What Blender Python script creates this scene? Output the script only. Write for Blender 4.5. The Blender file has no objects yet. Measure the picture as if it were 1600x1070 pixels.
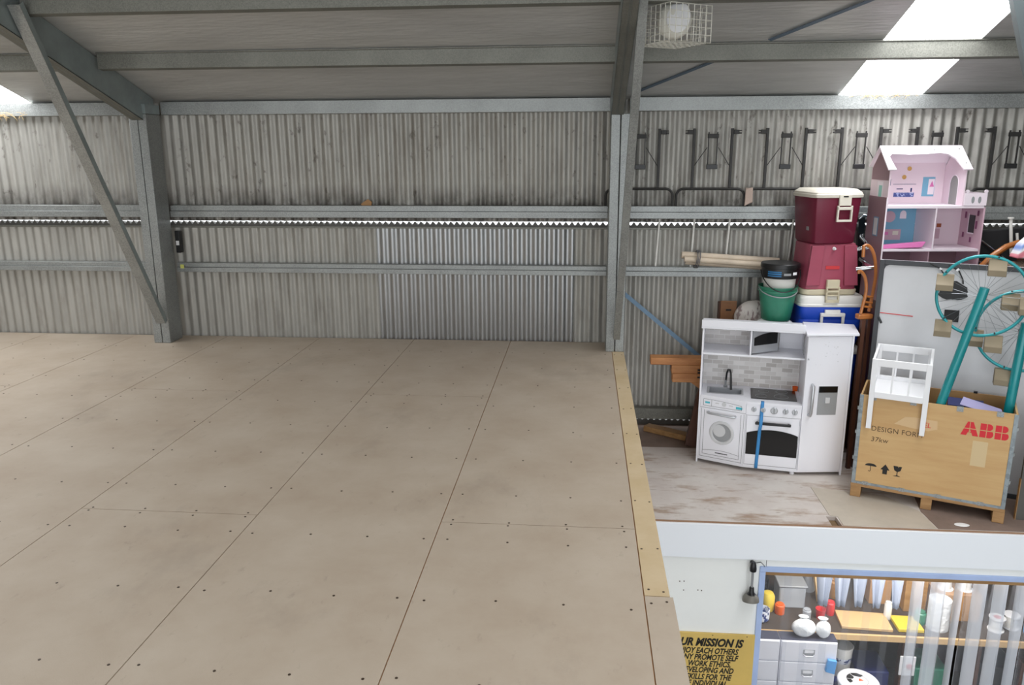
import bpy, bmesh, math, random
from mathutils import Vector as V, Matrix as M4
R = math.radians
rnd = random.Random(7)
sc = bpy.context.scene
COL = sc.collection

# ------------------------------------------------------------------ camera
CAM = V((0.6504, -7.0454, 1.717)); PITCH, YAW, ROLL, FPX = .2405, .0907, -.0045, 1234.6
cam_d = bpy.data.cameras.new('camera'); cam = bpy.data.objects.new('camera', cam_d); COL.objects.link(cam)
cam_d.sensor_width = 36; cam_d.lens = FPX / 1600 * 36; cam_d.clip_start = .05
_f = V((-math.sin(YAW) * math.cos(PITCH), math.cos(YAW) * math.cos(PITCH), -math.sin(PITCH)))
_r = V((math.cos(YAW), math.sin(YAW), 0)); _u = _r.cross(_f)
_r2 = math.cos(ROLL) * _r + math.sin(ROLL) * _u; _u2 = -math.sin(ROLL) * _r + math.cos(ROLL) * _u
cam.matrix_world = M4(((_r2.x, _u2.x, -_f.x, CAM.x), (_r2.y, _u2.y, -_f.y, CAM.y), (_r2.z, _u2.z, -_f.z, CAM.z), (0, 0, 0, 1)))
sc.camera = cam
# ------------------------------------------------------------------ world, lights, exposure
W = bpy.data.worlds.new('world'); sc.world = W; W.use_nodes = True
_bg = W.node_tree.nodes['Background']; _bg.inputs[0].default_value = (.93, .97, 1, 1); _bg.inputs[1].default_value = 1.6
SKYLIGHT = 9.0
vs = sc.view_settings; vs.view_transform = 'Standard'; vs.look = 'None'; vs.gamma = 1; vs.use_curve_mapping = False
vs.exposure = 0.52

# ------------------------------------------------------------------ materials
def lin(c):
    return tuple((x / 255 / 12.92 if x / 255 <= .04045 else ((x / 255 + .055) / 1.055) ** 2.4) for x in c) + (1,)
_mats = {}
def mat(name, rgb, rough=.6, metal=0, var=0, scale=6, spec=.5, alt=None, stretch=(1, 1, 1), bump=0, bscale=60, trans=0, coat=0, thr=None):
    if name in _mats: return _mats[name]
    m = bpy.data.materials.new(name); m.use_nodes = True; _mats[name] = m
    nt = m.node_tree; N = nt.nodes; L = nt.links; b = N['Principled BSDF']
    c = lin(rgb); b.inputs['Base Color'].default_value = c
    b.inputs['Roughness'].default_value = rough; b.inputs['Metallic'].default_value = metal
    b.inputs['Specular IOR Level'].default_value = spec; b.inputs['Transmission Weight'].default_value = trans
    b.inputs['Coat Weight'].default_value = coat
    if var or alt or bump:
        tc = N.new('ShaderNodeTexCoord'); mp = N.new('ShaderNodeMapping'); mp.inputs['Scale'].default_value = stretch
        L.new(tc.outputs['Object'], mp.inputs[0])
    if var or alt:
        n = N.new('ShaderNodeTexNoise'); n.inputs['Scale'].default_value = scale; n.inputs['Detail'].default_value = 6; n.inputs['Roughness'].default_value = .62
        L.new(mp.outputs[0], n.inputs['Vector'])
        r = N.new('ShaderNodeValToRGB'); e = r.color_ramp.elements
        t = thr or (.35, .65); e[0].position, e[1].position = t
        if alt: e[0].color, e[1].color = c, lin(alt)
        else:
            e[0].color = tuple(x * (1 - var) for x in c[:3]) + (1,); e[1].color = tuple(min(1, x * (1 + var)) for x in c[:3]) + (1,)
        L.new(n.outputs['Fac'], r.inputs[0]); L.new(r.outputs[0], b.inputs['Base Color'])
    if bump:
        n2 = N.new('ShaderNodeTexNoise'); n2.inputs['Scale'].default_value = bscale; n2.inputs['Detail'].default_value = 3
        L.new(mp.outputs[0], n2.inputs['Vector'])
        bp = N.new('ShaderNodeBump'); bp.inputs['Strength'].default_value = bump; bp.inputs['Distance'].default_value = .02
        L.new(n2.outputs['Fac'], bp.inputs['Height']); L.new(bp.outputs[0], b.inputs['Normal'])
    return m

def mix_layer(m, rgb, scale, lo, hi, stretch=(1, 1, 1), detail=8, seed=0, amount=1.0, zband=None):
    """adds one more dirt/stain layer over a material's base colour"""
    nt = m.node_tree; N = nt.nodes; L = nt.links; b = N['Principled BSDF']
    tc = N.new('ShaderNodeTexCoord'); mp = N.new('ShaderNodeMapping'); mp.inputs['Scale'].default_value = stretch; mp.inputs['Location'].default_value = (seed, seed * .7, seed * .3)
    L.new(tc.outputs['Object'], mp.inputs[0])
    n = N.new('ShaderNodeTexNoise'); n.inputs['Scale'].default_value = scale; n.inputs['Detail'].default_value = detail; n.inputs['Roughness'].default_value = .65
    L.new(mp.outputs[0], n.inputs['Vector'])
    mr = N.new('ShaderNodeMapRange'); mr.inputs[1].default_value = lo; mr.inputs[2].default_value = hi; mr.inputs[4].default_value = amount
    L.new(n.outputs['Fac'], mr.inputs[0]); fac = mr.outputs[0]
    if zband:
        sx = N.new('ShaderNodeSeparateXYZ'); L.new(tc.outputs['Object'], sx.inputs[0])
        m2 = N.new('ShaderNodeMapRange'); m2.inputs[1].default_value = zband[0]; m2.inputs[2].default_value = zband[1]; m2.inputs[3].default_value = 1; m2.inputs[4].default_value = 0
        L.new(sx.outputs['Z'], m2.inputs[0]); mu = N.new('ShaderNodeMath'); mu.operation = 'MULTIPLY'
        L.new(fac, mu.inputs[0]); L.new(m2.outputs[0], mu.inputs[1]); fac = mu.outputs[0]
    mx = N.new('ShaderNodeMix'); mx.data_type = 'RGBA'
    inp = b.inputs['Base Color']
    if inp.links: L.new(inp.links[0].from_socket, mx.inputs[6])
    else: mx.inputs[6].default_value = inp.default_value
    mx.inputs[7].default_value = lin(rgb)
    L.new(fac, mx.inputs[0]); L.new(mx.outputs[2], inp)
    return m

def galv(name, rgb, metal=.5, rough=.42, vs_=150, amt=.22):
    m = mat(name, rgb, rough, metal)
    nt = m.node_tree; N = nt.nodes; L = nt.links; b = N['Principled BSDF']
    tc = N.new('ShaderNodeTexCoord'); v = N.new('ShaderNodeTexVoronoi'); v.inputs['Scale'].default_value = vs_
    L.new(tc.outputs['Object'], v.inputs['Vector'])
    n = N.new('ShaderNodeTexNoise'); n.inputs['Scale'].default_value = 4; n.inputs['Detail'].default_value = 6; L.new(tc.outputs['Object'], n.inputs['Vector'])
    bw = N.new('ShaderNodeRGBToBW'); L.new(v.outputs['Color'], bw.inputs[0])
    ad = N.new('ShaderNodeMath'); ad.operation = 'ADD'; L.new(bw.outputs[0], ad.inputs[0]); L.new(n.outputs['Fac'], ad.inputs[1])
    r = N.new('ShaderNodeValToRGB'); c = lin(rgb); e = r.color_ramp.elements; e[0].position, e[1].position = .0, 1
    mr = N.new('ShaderNodeMapRange'); mr.inputs[1].default_value = .55; mr.inputs[2].default_value = 1.4; L.new(ad.outputs[0], mr.inputs[0])
    e[0].color = tuple(x * (1 - amt) for x in c[:3]) + (1,); e[1].color = tuple(min(1, x * (1 + amt)) for x in c[:3]) + (1,)
    L.new(mr.outputs[0], r.inputs[0]); L.new(r.outputs[0], b.inputs['Base Color'])
    r2 = N.new('ShaderNodeMapRange'); r2.inputs[1].default_value = 0; r2.inputs[2].default_value = 1; r2.inputs[3].default_value = rough - .1; r2.inputs[4].default_value = rough + .12
    L.new(bw.outputs[0], r2.inputs[0]); L.new(r2.outputs[0], b.inputs['Roughness'])
    return m

GALV = galv('galvanised_steel', (150, 153, 152))
GALVD = galv('dull_galvanised_steel', (124, 124, 117), rough=.5)
PAINTG = mat('grey_green_steel', (140, 150, 150), .42, .3, var=.12, scale=5)
CORR = mat('corrugated_zinc', (168, 166, 160), .5, .45, var=.1, scale=3, stretch=(3, 1, .5))
mix_layer(CORR, (95, 82, 68), 9, .52, .72, stretch=(1, 1, .25), seed=3, amount=.35)
mix_layer(CORR, (62, 56, 50), 5, .38, .62, stretch=(1.6, 1, .8), seed=9, amount=.0)
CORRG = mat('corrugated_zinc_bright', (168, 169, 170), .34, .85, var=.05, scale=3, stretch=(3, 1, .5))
CORRU = mat('corrugated_zinc_dusty', (168, 166, 160), .5, .45, var=.1, scale=3, stretch=(3, 1, .5))
mix_layer(CORRU, (95, 82, 68), 9, .5, .72, stretch=(1, 1, .2), seed=5, amount=.4)
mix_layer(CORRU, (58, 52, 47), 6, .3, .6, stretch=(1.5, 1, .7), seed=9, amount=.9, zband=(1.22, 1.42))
mix_layer(CORRU, (60, 50, 42), 13, .6, .7, stretch=(1, 1, .6), seed=21, amount=.75)
FOIL = mat('foil_insulation', (192, 192, 190), .42, .35, var=.1, scale=2.5, stretch=(.5, 3, 1), bump=.25, bscale=14)
BOARD = mat('particleboard', (170, 154, 136), .62, 0, alt=(184, 171, 155), scale=2.2, thr=(.3, .7), spec=.35, bump=.04, bscale=160)
mix_layer(BOARD, (128, 116, 104), 1.6, .56, .8, stretch=(1, .6, 1), seed=4, amount=.5)
mix_layer(BOARD, (112, 100, 88), 22, .62, .8, stretch=(1, .5, 1), seed=8, amount=.35)
BOARDY = mat('yellow_particleboard', (190, 168, 132), .6, 0, alt=(200, 180, 148), scale=4, spec=.35)
SEAM = mat('raw_board_seam', (188, 142, 98), .8)
SCREW = mat('screw_head', (70, 56, 44), .5, .3)
LOFT = mat('chalky_loft_board', (198, 188, 182), .75, 0, alt=(212, 206, 200), scale=3)
mix_layer(LOFT, (150, 122, 98), 4.2, .52, .66, stretch=(.55, 1.8, 1), seed=2, amount=.8)
mix_layer(LOFT, (120, 96, 78), 14, .62, .72, stretch=(.6, 1.8, 1), seed=6, amount=.7)
LOFTL = mat('pale_loft_board', (190, 180, 166), .7, 0, var=.05)
LOFTD = mat('dusty_brown_board', (130, 112, 102), .8, 0, var=.12)
WHITEP = mat('white_wall_board', (246, 248, 246), .5, 0, var=.015, scale=3)
FASCIA = mat('white_fascia_paint', (244, 248, 254), .45, 0)
WHITE = mat('white_laminate', (236, 236, 242), .35, 0)
WHITE2 = mat('white_painted_wood', (240, 240, 242), .45, 0)
BLACK = mat('black_plastic', (22, 22, 24), .35)
BLACKG = mat('black_gloss', (10, 10, 12), .18)
GREY = mat('grey_plastic', (150, 152, 154), .4)
LGREY = mat('light_grey_print', (205, 206, 208), .4)
DGREY = mat('dark_line_print', (90, 90, 94), .5)
CHROME = mat('chrome', (215, 218, 222), .15, 1)
SILVER = mat('silver_paint', (190, 192, 196), .3, .6)
STEELD = mat('dark_steel', (52, 51, 50), .5, .4, var=.2, scale=12)
TEALP = mat('teal_print', (70, 180, 196), .5)
TAPE = mat('blue_tape', (60, 138, 200), .5)
BSTRAP = mat('blue_grey_strap', (108, 134, 158), .5, .2)
DSTRAP = mat('slate_strap', (92, 108, 124), .5, .3)
ORANGE = mat('orange_plastic', (232, 98, 24), .4)
PINE = mat('pine_timber', (176, 138, 92), .6, 0, alt=(150, 112, 70), scale=4, stretch=(1, 8, 8))
REDWOOD = mat('reddish_timber', (186, 130, 80), .55, 0, alt=(164, 106, 60), scale=5, stretch=(1, 6, 6))
DKWOOD = mat('dark_wood', (84, 48, 30), .5, 0, var=.2, scale=4, stretch=(6, 6, 1))
HONEY = mat('honey_varnished_wood', (178, 108, 50), .35, 0, var=.12, scale=9, coat=.3)
PLY = mat('crate_plywood', (202, 167, 116), .55, 0, alt=(192, 153, 102), scale=3, stretch=(.6, 4, 5))
PLYIN = mat('crate_plywood_inside', (176, 136, 88), .6, 0, var=.1, scale=3)
CRATESTEEL = galv('crate_steel_edge', (140, 148, 152), vs_=40)
MAROON = mat('maroon_plastic', (112, 30, 54), .38, 0)
PINKM = mat('faded_maroon_plastic', (160, 72, 92), .5, 0, var=.06)
CREAM = mat('cream_plastic', (226, 220, 206), .45)
OLDCREAM = mat('yellowed_plastic', (206, 196, 168), .5, 0, var=.06)
COOLBLUE = mat('blue_cooler_plastic', (22, 70, 186), .4)
COOLWHITE = mat('white_cooler_plastic', (228, 226, 220), .45)
GREENB = mat('green_bucket_plastic', (48, 124, 98), .35, 0, var=.08, scale=9)
WBUCKET = mat('white_bucket_plastic', (224, 222, 216), .4)
PINKH = mat('pale_pink_print', (232, 213, 222), .5, 0)
PINKR = mat('pink_roof_paint', (240, 228, 236), .45)
PINKD = mat('deep_pink_print', (204, 170, 184), .5)
MAUVE = mat('mauve_outer_wall', (146, 116, 124), .55)
SKYB = mat('sky_blue_print', (120, 176, 204), .5)
SKYD = mat('dull_blue_print', (112, 140, 164), .5)
HOTPINK = mat('hot_pink_plastic', (222, 120, 182), .4)
NAVYP = mat('navy_pattern_print', (70, 84, 148), .6, 0, alt=(170, 180, 220), scale=60, thr=(.48, .55))
WBOARD = mat('whiteboard_surface', (206, 207, 210), .3, 0, var=.02)
WBFRAME = mat('charcoal_frame', (66, 68, 72), .5)
TEAL = mat('teal_gloss_paint', (16, 138, 142), .25, .1, coat=.5)
TEALR = mat('teal_rim', (48, 150, 156), .35, .2)
SPOKE = mat('steel_spoke', (150, 154, 158), .35, .8)
GOND = mat('khaki_card', (132, 120, 98), .7, 0, var=.06)
RED = mat('red_lettering', (206, 32, 44), .5)
INK = mat('black_ink', (24, 22, 20), .6)
PEN = mat('faded_marker', (92, 70, 46), .7)
OLDTAPE = mat('old_packing_tape', (208, 176, 132), .4)
LILAC = mat('lilac_paper', (170, 164, 204), .6)
NAVY = mat('navy_plastic', (34, 44, 104), .5)
SIGNY = mat('mustard_sign_board', (220, 188, 106), .5, 0, var=.05, scale=3)
FRAMEB = mat('pale_blue_painted_frame', (176, 196, 236), .5, 0, var=.05)
LAMPG = mat('grey_lamp_metal', (122, 119, 112), .5, .2)
KRAFT = mat('brown_cardboard', (170, 130, 88), .75, 0, var=.06)
TUBEP = mat('dusty_cream_tube', (196, 180, 160), .5, 0, var=.1)
CONC = mat('concrete', (130, 128, 122), .85, 0, var=.1)
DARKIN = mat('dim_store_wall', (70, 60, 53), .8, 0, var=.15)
SACK = mat('striped_cloth', (214, 206, 200), .85, 0, alt=(150, 132, 130), scale=3, stretch=(8, 2, 3), thr=(.5, .56))
PLAST = mat('white_plastic_bag', (236, 238, 238), .35, 0, bump=.8, bscale=18)
CLOTHB = mat('blue_grey_cloth', (176, 184, 200), .8, 0)
BLKFAB = mat('black_fabric', (30, 29, 31), .8)
RAG = mat('brown_wool', (122, 104, 90), .95, 0, bump=.8, bscale=50)
CERAM = mat('blue_white_ceramic', (226, 230, 238), .3, 0, alt=(40, 60, 120), scale=26, thr=(.5, .54))
REDP = mat('red_plastic', (206, 60, 64), .45)
YEL = mat('yellow_plastic', (216, 190, 70), .5)
LBLUE = mat('light_blue_plastic', (96, 164, 226), .45)
BEIGE = mat('beige_wood', (206, 172, 124), .6)
WIRE = mat('pale_wire', (222, 220, 210), .4, .2)
OPAL = mat('opal_lamp_housing', (226, 224, 214), .4)
STICKER = mat('yellow_sticker', (222, 222, 120), .6)
STRAW = mat('straw', (186, 158, 110), .8)
def brickmat():
    m = mat('grey_brick_print', (200, 196, 194), .4); nt = m.node_tree; N = nt.nodes; L = nt.links; b = N['Principled BSDF']
    tc = N.new('ShaderNodeTexCoord'); s = N.new('ShaderNodeSeparateXYZ'); c = N.new('ShaderNodeCombineXYZ')
    L.new(tc.outputs['Object'], s.inputs[0]); L.new(s.outputs['X'], c.inputs['X']); L.new(s.outputs['Z'], c.inputs['Y'])
    t = N.new('ShaderNodeTexBrick'); t.inputs['Scale'].default_value = 1; t.inputs['Brick Width'].default_value = .085; t.inputs['Row Height'].default_value = .036
    t.inputs['Mortar Size'].default_value = .0022; t.inputs['Color1'].default_value = lin((226, 222, 220)); t.inputs['Color2'].default_value = lin((184, 178, 174)); t.inputs['Mortar'].default_value = lin((224, 222, 220))
    L.new(c.outputs[0], t.inputs['Vector']); L.new(t.outputs['Color'], b.inputs['Base Color']); return m
BRICK = brickmat()
def skymat():
    m = bpy.data.materials.new('daylit_fibreglass'); m.use_nodes = True; nt = m.node_tree; nt.nodes.clear()
    o = nt.nodes.new('ShaderNodeOutputMaterial'); e = nt.nodes.new('ShaderNodeEmission'); e.inputs[0].default_value = (.97, .985, 1, 1); e.inputs[1].default_value = SKYLIGHT
    nt.links.new(e.outputs[0], o.inputs[0]); return m
SKYM = skymat()
def vinylmat():
    m = bpy.data.materials.new('clear_vinyl'); m.use_nodes = True; nt = m.node_tree; nt.nodes.clear(); N = nt.nodes; L = nt.links
    o = N.new('ShaderNodeOutputMaterial'); tr = N.new('ShaderNodeBsdfTransparent'); gl = N.new('ShaderNodeBsdfGlossy'); gl.inputs['Roughness'].default_value = .08
    tr.inputs[0].default_value = (.97, .98, 1, 1); df = N.new('ShaderNodeBsdfDiffuse'); df.inputs[0].default_value = (.75, .78, .85, 1)
    lw = N.new('ShaderNodeLayerWeight'); lw.inputs[0].default_value = .5; pw_ = N.new('ShaderNodeMath'); pw_.operation = 'POWER'; pw_.inputs[1].default_value = 3.5; mu = N.new('ShaderNodeMath'); mu.operation = 'MULTIPLY_ADD'; mu.inputs[1].default_value = .8; mu.inputs[2].default_value = .05
    L.new(lw.outputs['Facing'], pw_.inputs[0]); L.new(pw_.outputs[0], mu.inputs[0]); m1 = N.new('ShaderNodeMixShader'); m2 = N.new('ShaderNodeMixShader'); m1.inputs[0].default_value = .07
    L.new(tr.outputs[0], m1.inputs[1]); L.new(df.outputs[0], m1.inputs[2]); L.new(mu.outputs[0], m2.inputs[0]); L.new(m1.outputs[0], m2.inputs[1]); L.new(gl.outputs[0], m2.inputs[2]); L.new(m2.outputs[0], o.inputs[0])
    return m
VINYL = vinylmat()
def sheen_vinyl():  # clear vinyl with bright reflections painted in as white diffuse
    m = VINYL.copy(); m.name = 'vinyl_white_sheen'
    for n in m.node_tree.nodes:
        if n.type == 'BSDF_DIFFUSE': n.inputs[0].default_value = (.86, .89, .95, 1)
        if n.type == 'MIX_SHADER' and not n.inputs[0].links: n.inputs[0].default_value = .68
    return m
VINYL_SHEEN = sheen_vinyl()
def clearmat():
    m = mat('clear_plastic_box', (214, 220, 226), .15, 0, trans=.0); b = m.node_tree.nodes['Principled BSDF']; b.inputs['Alpha'].default_value = .45; return m
CLEARP = clearmat()

# ------------------------------------------------------------------ mesh helpers
class MB:
    def __init__(s): s.bm = bmesh.new(); s.mi = 0
    def _f(s, vs_):
        try: f = s.bm.faces.new(vs_); f.material_index = s.mi; return f
        except ValueError: return None
    def hexa(s, p):            # p: 8 points, bottom ring then top ring
        v = [s.bm.verts.new(q) for q in p]
        for a in ((3, 2, 1, 0), (4, 5, 6, 7), (0, 1, 5, 4), (1, 2, 6, 5), (2, 3, 7, 6), (3, 0, 4, 7)): s._f([v[i] for i in a])
        return s
    def box(s, x0, x1, y0, y1, z0, z1, m=None):
        p = [V(q) for q in ((x0, y0, z0), (x1, y0, z0), (x1, y1, z0), (x0, y1, z0), (x0, y0, z1), (x1, y0, z1), (x1, y1, z1), (x0, y1, z1))]
        return s.hexa([m @ q for q in p] if m else p)
    def bar(s, a, b, w, h, up=(0, 0, 1)):   # rectangular bar from a to b
        a, b = V(a), V(b); d = (b - a).normalized(); u = V(up); sd = d.cross(u)
        if sd.length < 1e-4: sd = d.cross(V((1, 0, 0)))
        sd.normalize(); u = sd.cross(d); o = [(-sd * w - u * h) / 2, (sd * w - u * h) / 2, (sd * w + u * h) / 2, (-sd * w + u * h) / 2]
        return s.hexa([a + q for q in o] + [b + q for q in o])
    def prism(s, poly, d):      # poly: planar 3-D points, extruded by vector d
        d = V(d); a = [s.bm.verts.new(V(p)) for p in poly]; b = [s.bm.verts.new(V(p) + d) for p in poly]; n = len(poly)
        s._f(a[::-1]); s._f(b)
        for i in range(n): s._f([a[i], a[(i + 1) % n], b[(i + 1) % n], b[i]])
        return s
    def tube(s, pts, r, seg=10, closed=False, caps=True):
        pts = [V(p) for p in pts]; n = len(pts); rs = r if isinstance(r, (list, tuple)) else [r] * n
        rings = []; prev = None
        for i, p in enumerate(pts):
            if closed: t = (pts[(i + 1) % n] - pts[i - 1]).normalized()
            else: t = (pts[min(i + 1, n - 1)] - pts[max(i - 1, 0)]).normalized()
            if prev is None:
                u = t.cross(V((0, 0, 1)));
                if u.length < 1e-3: u = t.cross(V((1, 0, 0)))
            else: u = prev - t * prev.dot(t)
            u.normalize(); prev = u; w = t.cross(u)
            rings.append([s.bm.verts.new(p + (u * math.cos(2 * math.pi * k / seg) + w * math.sin(2 * math.pi * k / seg)) * rs[i]) for k in range(seg)])
        for i in range(n if closed else n - 1):
            a, b = rings[i], rings[(i + 1) % n]
            for k in range(seg): s._f([a[k], a[(k + 1) % seg], b[(k + 1) % seg], b[k]])
        if caps and not closed: s._f(rings[0][::-1]); s._f(rings[-1])
        return s
    def lathe(s, prof, seg=32, m=None, cap=True):   # prof: (r, z) list
        m = m or M4.Identity(4); rings = []
        for r, z in prof:
            rings.append([s.bm.verts.new(m @ V((r * math.cos(2 * math.pi * k / seg), r * math.sin(2 * math.pi * k / seg), z))) for k in range(seg)])
        for a, b in zip(rings, rings[1:]):
            for k in range(seg): s._f([a[k], a[(k + 1) % seg], b[(k + 1) % seg], b[k]])
        if cap: s._f(rings[0][::-1]); s._f(rings[-1])
        return s
    def loft(s, rings, closed=True, cap=True):
        vr = [[s.bm.verts.new(V(p)) for p in r] for r in rings]; n = len(vr[0])
        for a, b in zip(vr, vr[1:]):
            for k in range(n if closed else n - 1): s._f([a[k], a[(k + 1) % n], b[(k + 1) % n], b[k]])
        if cap and closed: s._f(vr[0][::-1]); s._f(vr[-1])
        return s
    def ell(s, c, r, seg=20, ri=12, noise=0, seed=1):
        g = random.Random(seed); c = V(c); rings = []
        for i in range(ri + 1):
            th = -math.pi / 2 + math.pi * i / ri
            rings.append([c + V((r[0] * math.cos(th) * math.cos(2 * math.pi * k / seg) * (1 + g.uniform(-noise, noise)), r[1] * math.cos(th) * math.sin(2 * math.pi * k / seg) * (1 + g.uniform(-noise, noise)), r[2] * math.sin(th) * (1 + g.uniform(-noise, noise)))) for k in range(seg)])
        return s.loft(rings)
    def build(s, name, mats, parent=None, bevel=0, loc=None, rot=None, smooth=True, seg=2, sub=0):
        bmesh.ops.remove_doubles(s.bm, verts=s.bm.verts, dist=1e-6)
        bmesh.ops.recalc_face_normals(s.bm, faces=s.bm.faces)
        me = bpy.data.meshes.new(name); s.bm.to_mesh(me); s.bm.free()
        for m in (mats if isinstance(mats, (list, tuple)) else [mats]): me.materials.append(m)
        if smooth:
            for p in me.polygons: p.use_smooth = True
            me.set_sharp_from_angle(angle=R(35))
        o = bpy.data.objects.new(name, me); COL.objects.link(o)
        if parent: o.parent = parent
        if loc: o.location = loc
        if rot: o.rotation_euler = rot
        if bevel:
            b = o.modifiers.new('bevel', 'BEVEL'); b.width = bevel; b.segments = seg; b.limit_method = 'ANGLE'; b.angle_limit = R(40)
        if sub:
            b = o.modifiers.new('sub', 'SUBSURF'); b.levels = sub; b.render_levels = sub
        return o

def tag(o, label=None, cat=None, group=None, kind=None):
    if label: o['label'] = label
    if cat: o['category'] = cat
    if group: o['group'] = group
    if kind: o['kind'] = kind
    return o
def thing(name, label, cat, loc=(0, 0, 0), rz=0, group=None, rx=0, ry=0):
    o = bpy.data.objects.new(name, None); COL.objects.link(o); o.location = loc; o.rotation_euler = (R(rx), R(ry), R(rz)); o.empty_display_size = .1
    return tag(o, label, cat, group)
def struct(o): o['kind'] = 'structure'; return o
def copy_tree(o, parent=None):
    c = o.copy(); COL.objects.link(c)
    if parent: c.parent = parent
    for ch in list(o.children): copy_tree(ch, c)
    return c
def text(body, size, mat_, parent, m, name='lettering', shear=0, bold=0, space=1.0, sx=1.0, ext=.0006, align='LEFT'):
    cu = bpy.data.curves.new('t', 'FONT'); cu.body = body; cu.size = size; cu.shear = shear; cu.offset = bold; cu.space_character = space; cu.extrude = ext; cu.align_x = align
    cu.resolution_u = 3
    t = bpy.data.objects.new('t', cu); COL.objects.link(t); bpy.context.view_layer.update()
    me = bpy.data.meshes.new_from_object(t.evaluated_get(bpy.context.evaluated_depsgraph_get()))
    bpy.data.objects.remove(t); bpy.data.curves.remove(cu)
    me.transform(M4.Diagonal((sx, 1, 1, 1))); me.transform(m); me.name = name; me.materials.clear(); me.materials.append(mat_)
    o = bpy.data.objects.new(name, me); COL.objects.link(o); o.parent = parent
    return o
def upright(x, y, z):      # text plane facing -y
    return M4.Translation((x, y, z)) @ M4.Rotation(R(90), 4, 'X')
def arc(cx, cz, r, a0, a1, n, y=0, rz=None):
    rz = rz or r
    return [(cx + r * math.cos(R(a0 + (a1 - a0) * i / n)), y, cz + rz * math.sin(R(a0 + (a1 - a0) * i / n))) for i in range(n + 1)]

# ------------------------------------------------------------------ the setting
PITCHK = .34; Z0 = 2.13
def ceilz(y): return Z0 - PITCHK * y
def corrugated(name, x0, x1, za, zb, y, m, amp=.0098, pitch=.0815):
    mb = MB(); n = int((x1 - x0) / pitch * 8); b = mb.bm; lo = []; hi = []
    for i in range(n + 1):
        x = x0 + (x1 - x0) * i / n; yy = y + amp * math.sin(2 * math.pi * x / pitch)
        lo.append(b.verts.new((x, yy, za))); hi.append(b.verts.new((x, yy, zb)))
    for i in range(n): b.faces.new([lo[i], lo[i + 1], hi[i + 1], hi[i]])
    o = mb.build(name, m, smooth=False)
    for p in o.data.polygons: p.use_smooth = True
    return o
XL, XR = -8.056, 7.524
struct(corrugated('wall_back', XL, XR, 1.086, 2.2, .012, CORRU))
PT = .0815
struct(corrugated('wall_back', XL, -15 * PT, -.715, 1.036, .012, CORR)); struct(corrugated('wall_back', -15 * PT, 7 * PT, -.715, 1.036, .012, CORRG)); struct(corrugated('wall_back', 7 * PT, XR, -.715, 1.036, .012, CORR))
struct(corrugated('wall_back', XL, XR, -3.2, -.75, .06, CORR))
# lean-to roof edge seen end-on through the gap between the wall sheets
def wavy_flashing(z, dy, amp, drop):
    mb = MB(); b = mb.bm; n = int((XR - XL) / .0815 * 12); rows = []
    for y, dz in ((0.0, 0), (dy, -drop)):
        rows.append([b.verts.new((XL + (XR - XL) * i / n, y + .03, z + dz + amp * math.sin(2 * math.pi * i / 8))) for i in range(n + 1)])
    low = [b.verts.new((XL + (XR - XL) * i / n, .03, z - .05)) for i in range(n + 1)]
    for i in range(n):
        b.faces.new([rows[0][i], rows[0][i + 1], rows[1][i + 1], rows[1][i]]); b.faces.new([low[i], low[i + 1], rows[0][i + 1], rows[0][i]])
    return mb.build('trim_1', mat('dusty_dark_flashing', (92, 90, 86), .6, .2, var=.15))
struct(wavy_flashing(1.069, .5, .0145, .12))
mb = MB().box(XL, XR, -.006, .0, 1.022, 1.038); struct(mb.build('trim_2', GALVD))
struct(wavy_flashing(-.735, .3, .009, .05))

for nm, x_ in (('wall_left', XL), ('wall_right', XR)):
    mb = MB(); mb.prism([(x_, .1, -3.2), (x_, -9.5, -3.2), (x_, -9.5, ceilz(-9.5)), (x_, .1, ceilz(.1))], (.02 if x_ > 0 else -.02, 0, 0)); struct(mb.build(nm, CORR, smooth=False))
mb = MB(); mb.box(XL, -6.2, -9.54, -9.5, -3.2, 5.4); mb.box(6.2, XR, -9.54, -9.5, -3.2, 5.4); mb.box(-6.2, 6.2, -9.54, -9.5, 3.4, 5.4); struct(mb.build('wall_rear', CORR, smooth=False))
# mezzanine floor: sheets with open joints and screw heads
SE = .9122; seams = [SE - 0, 0, -.9, -1.8, -2.7, -3.6, -4.5, -5.4, -6.3]
rows_ = {0: [-3.652, -7.25], 1: [-1.71, -5.31], 2: [-3.652, -7.25], 3: [-1.71, -5.31], 4: [-3.652, -7.25], 5: [-1.71, -5.31], 6: [-3.652], 7: [-1.71]}
mb = MB(); g = .0025
YF = -8.6
rr = random.Random(3)
def screw(x, y, r=.0055):
    mb.mi = 1
    mb.lathe([(r, 0), (r, .0012)], 7, M4.Translation((x + rr.uniform(-.006, .006), y + rr.uniform(-.01, .01), .0002)))
    mb.mi = 0
for i in range(8):
    xa, xb = (seams[i + 1], seams[i]); ys = [-.012] + rows_[i] + [YF]
    for j in range(len(ys) - 1):
        ya, yb = ys[j + 1], ys[j]
        mb.box(xa + g, xb - g, ya + g, yb - g, -.006, 0)
    for yj in [-.45 - .483 * k for k in range(17)]:
        for fx in (.06, .36, .66, .94):
            screw(xa + (xb - xa) * fx, yj)
    for yj in rows_[i]:
        for fx in (.06, .35, .65, .94): screw(xa + (xb - xa) * fx, yj + .022); screw(xa + (xb - xa) * fx, yj - .022)
mb.mi = 2
mb.box(seams[-1], SE + .1, YF, -.012, -.03, -.0062)
mb.mi = 0
struct(mb.build('floor', [BOARD, SCREW, SEAM], smooth=False))
mb = MB().box(SE + g, 1.0135, -4.215, -.33, -.006, .0005)
for yj in [-.45 - .483 * k for k in range(8)]:
    for x in (SE + .022, 1.0135 - .018): screw(x, yj)
for x in (SE + .022, .99): screw(x, -4.18)
struct(mb.build('trim_3', [BOARDY, SCREW], smooth=False))
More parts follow.
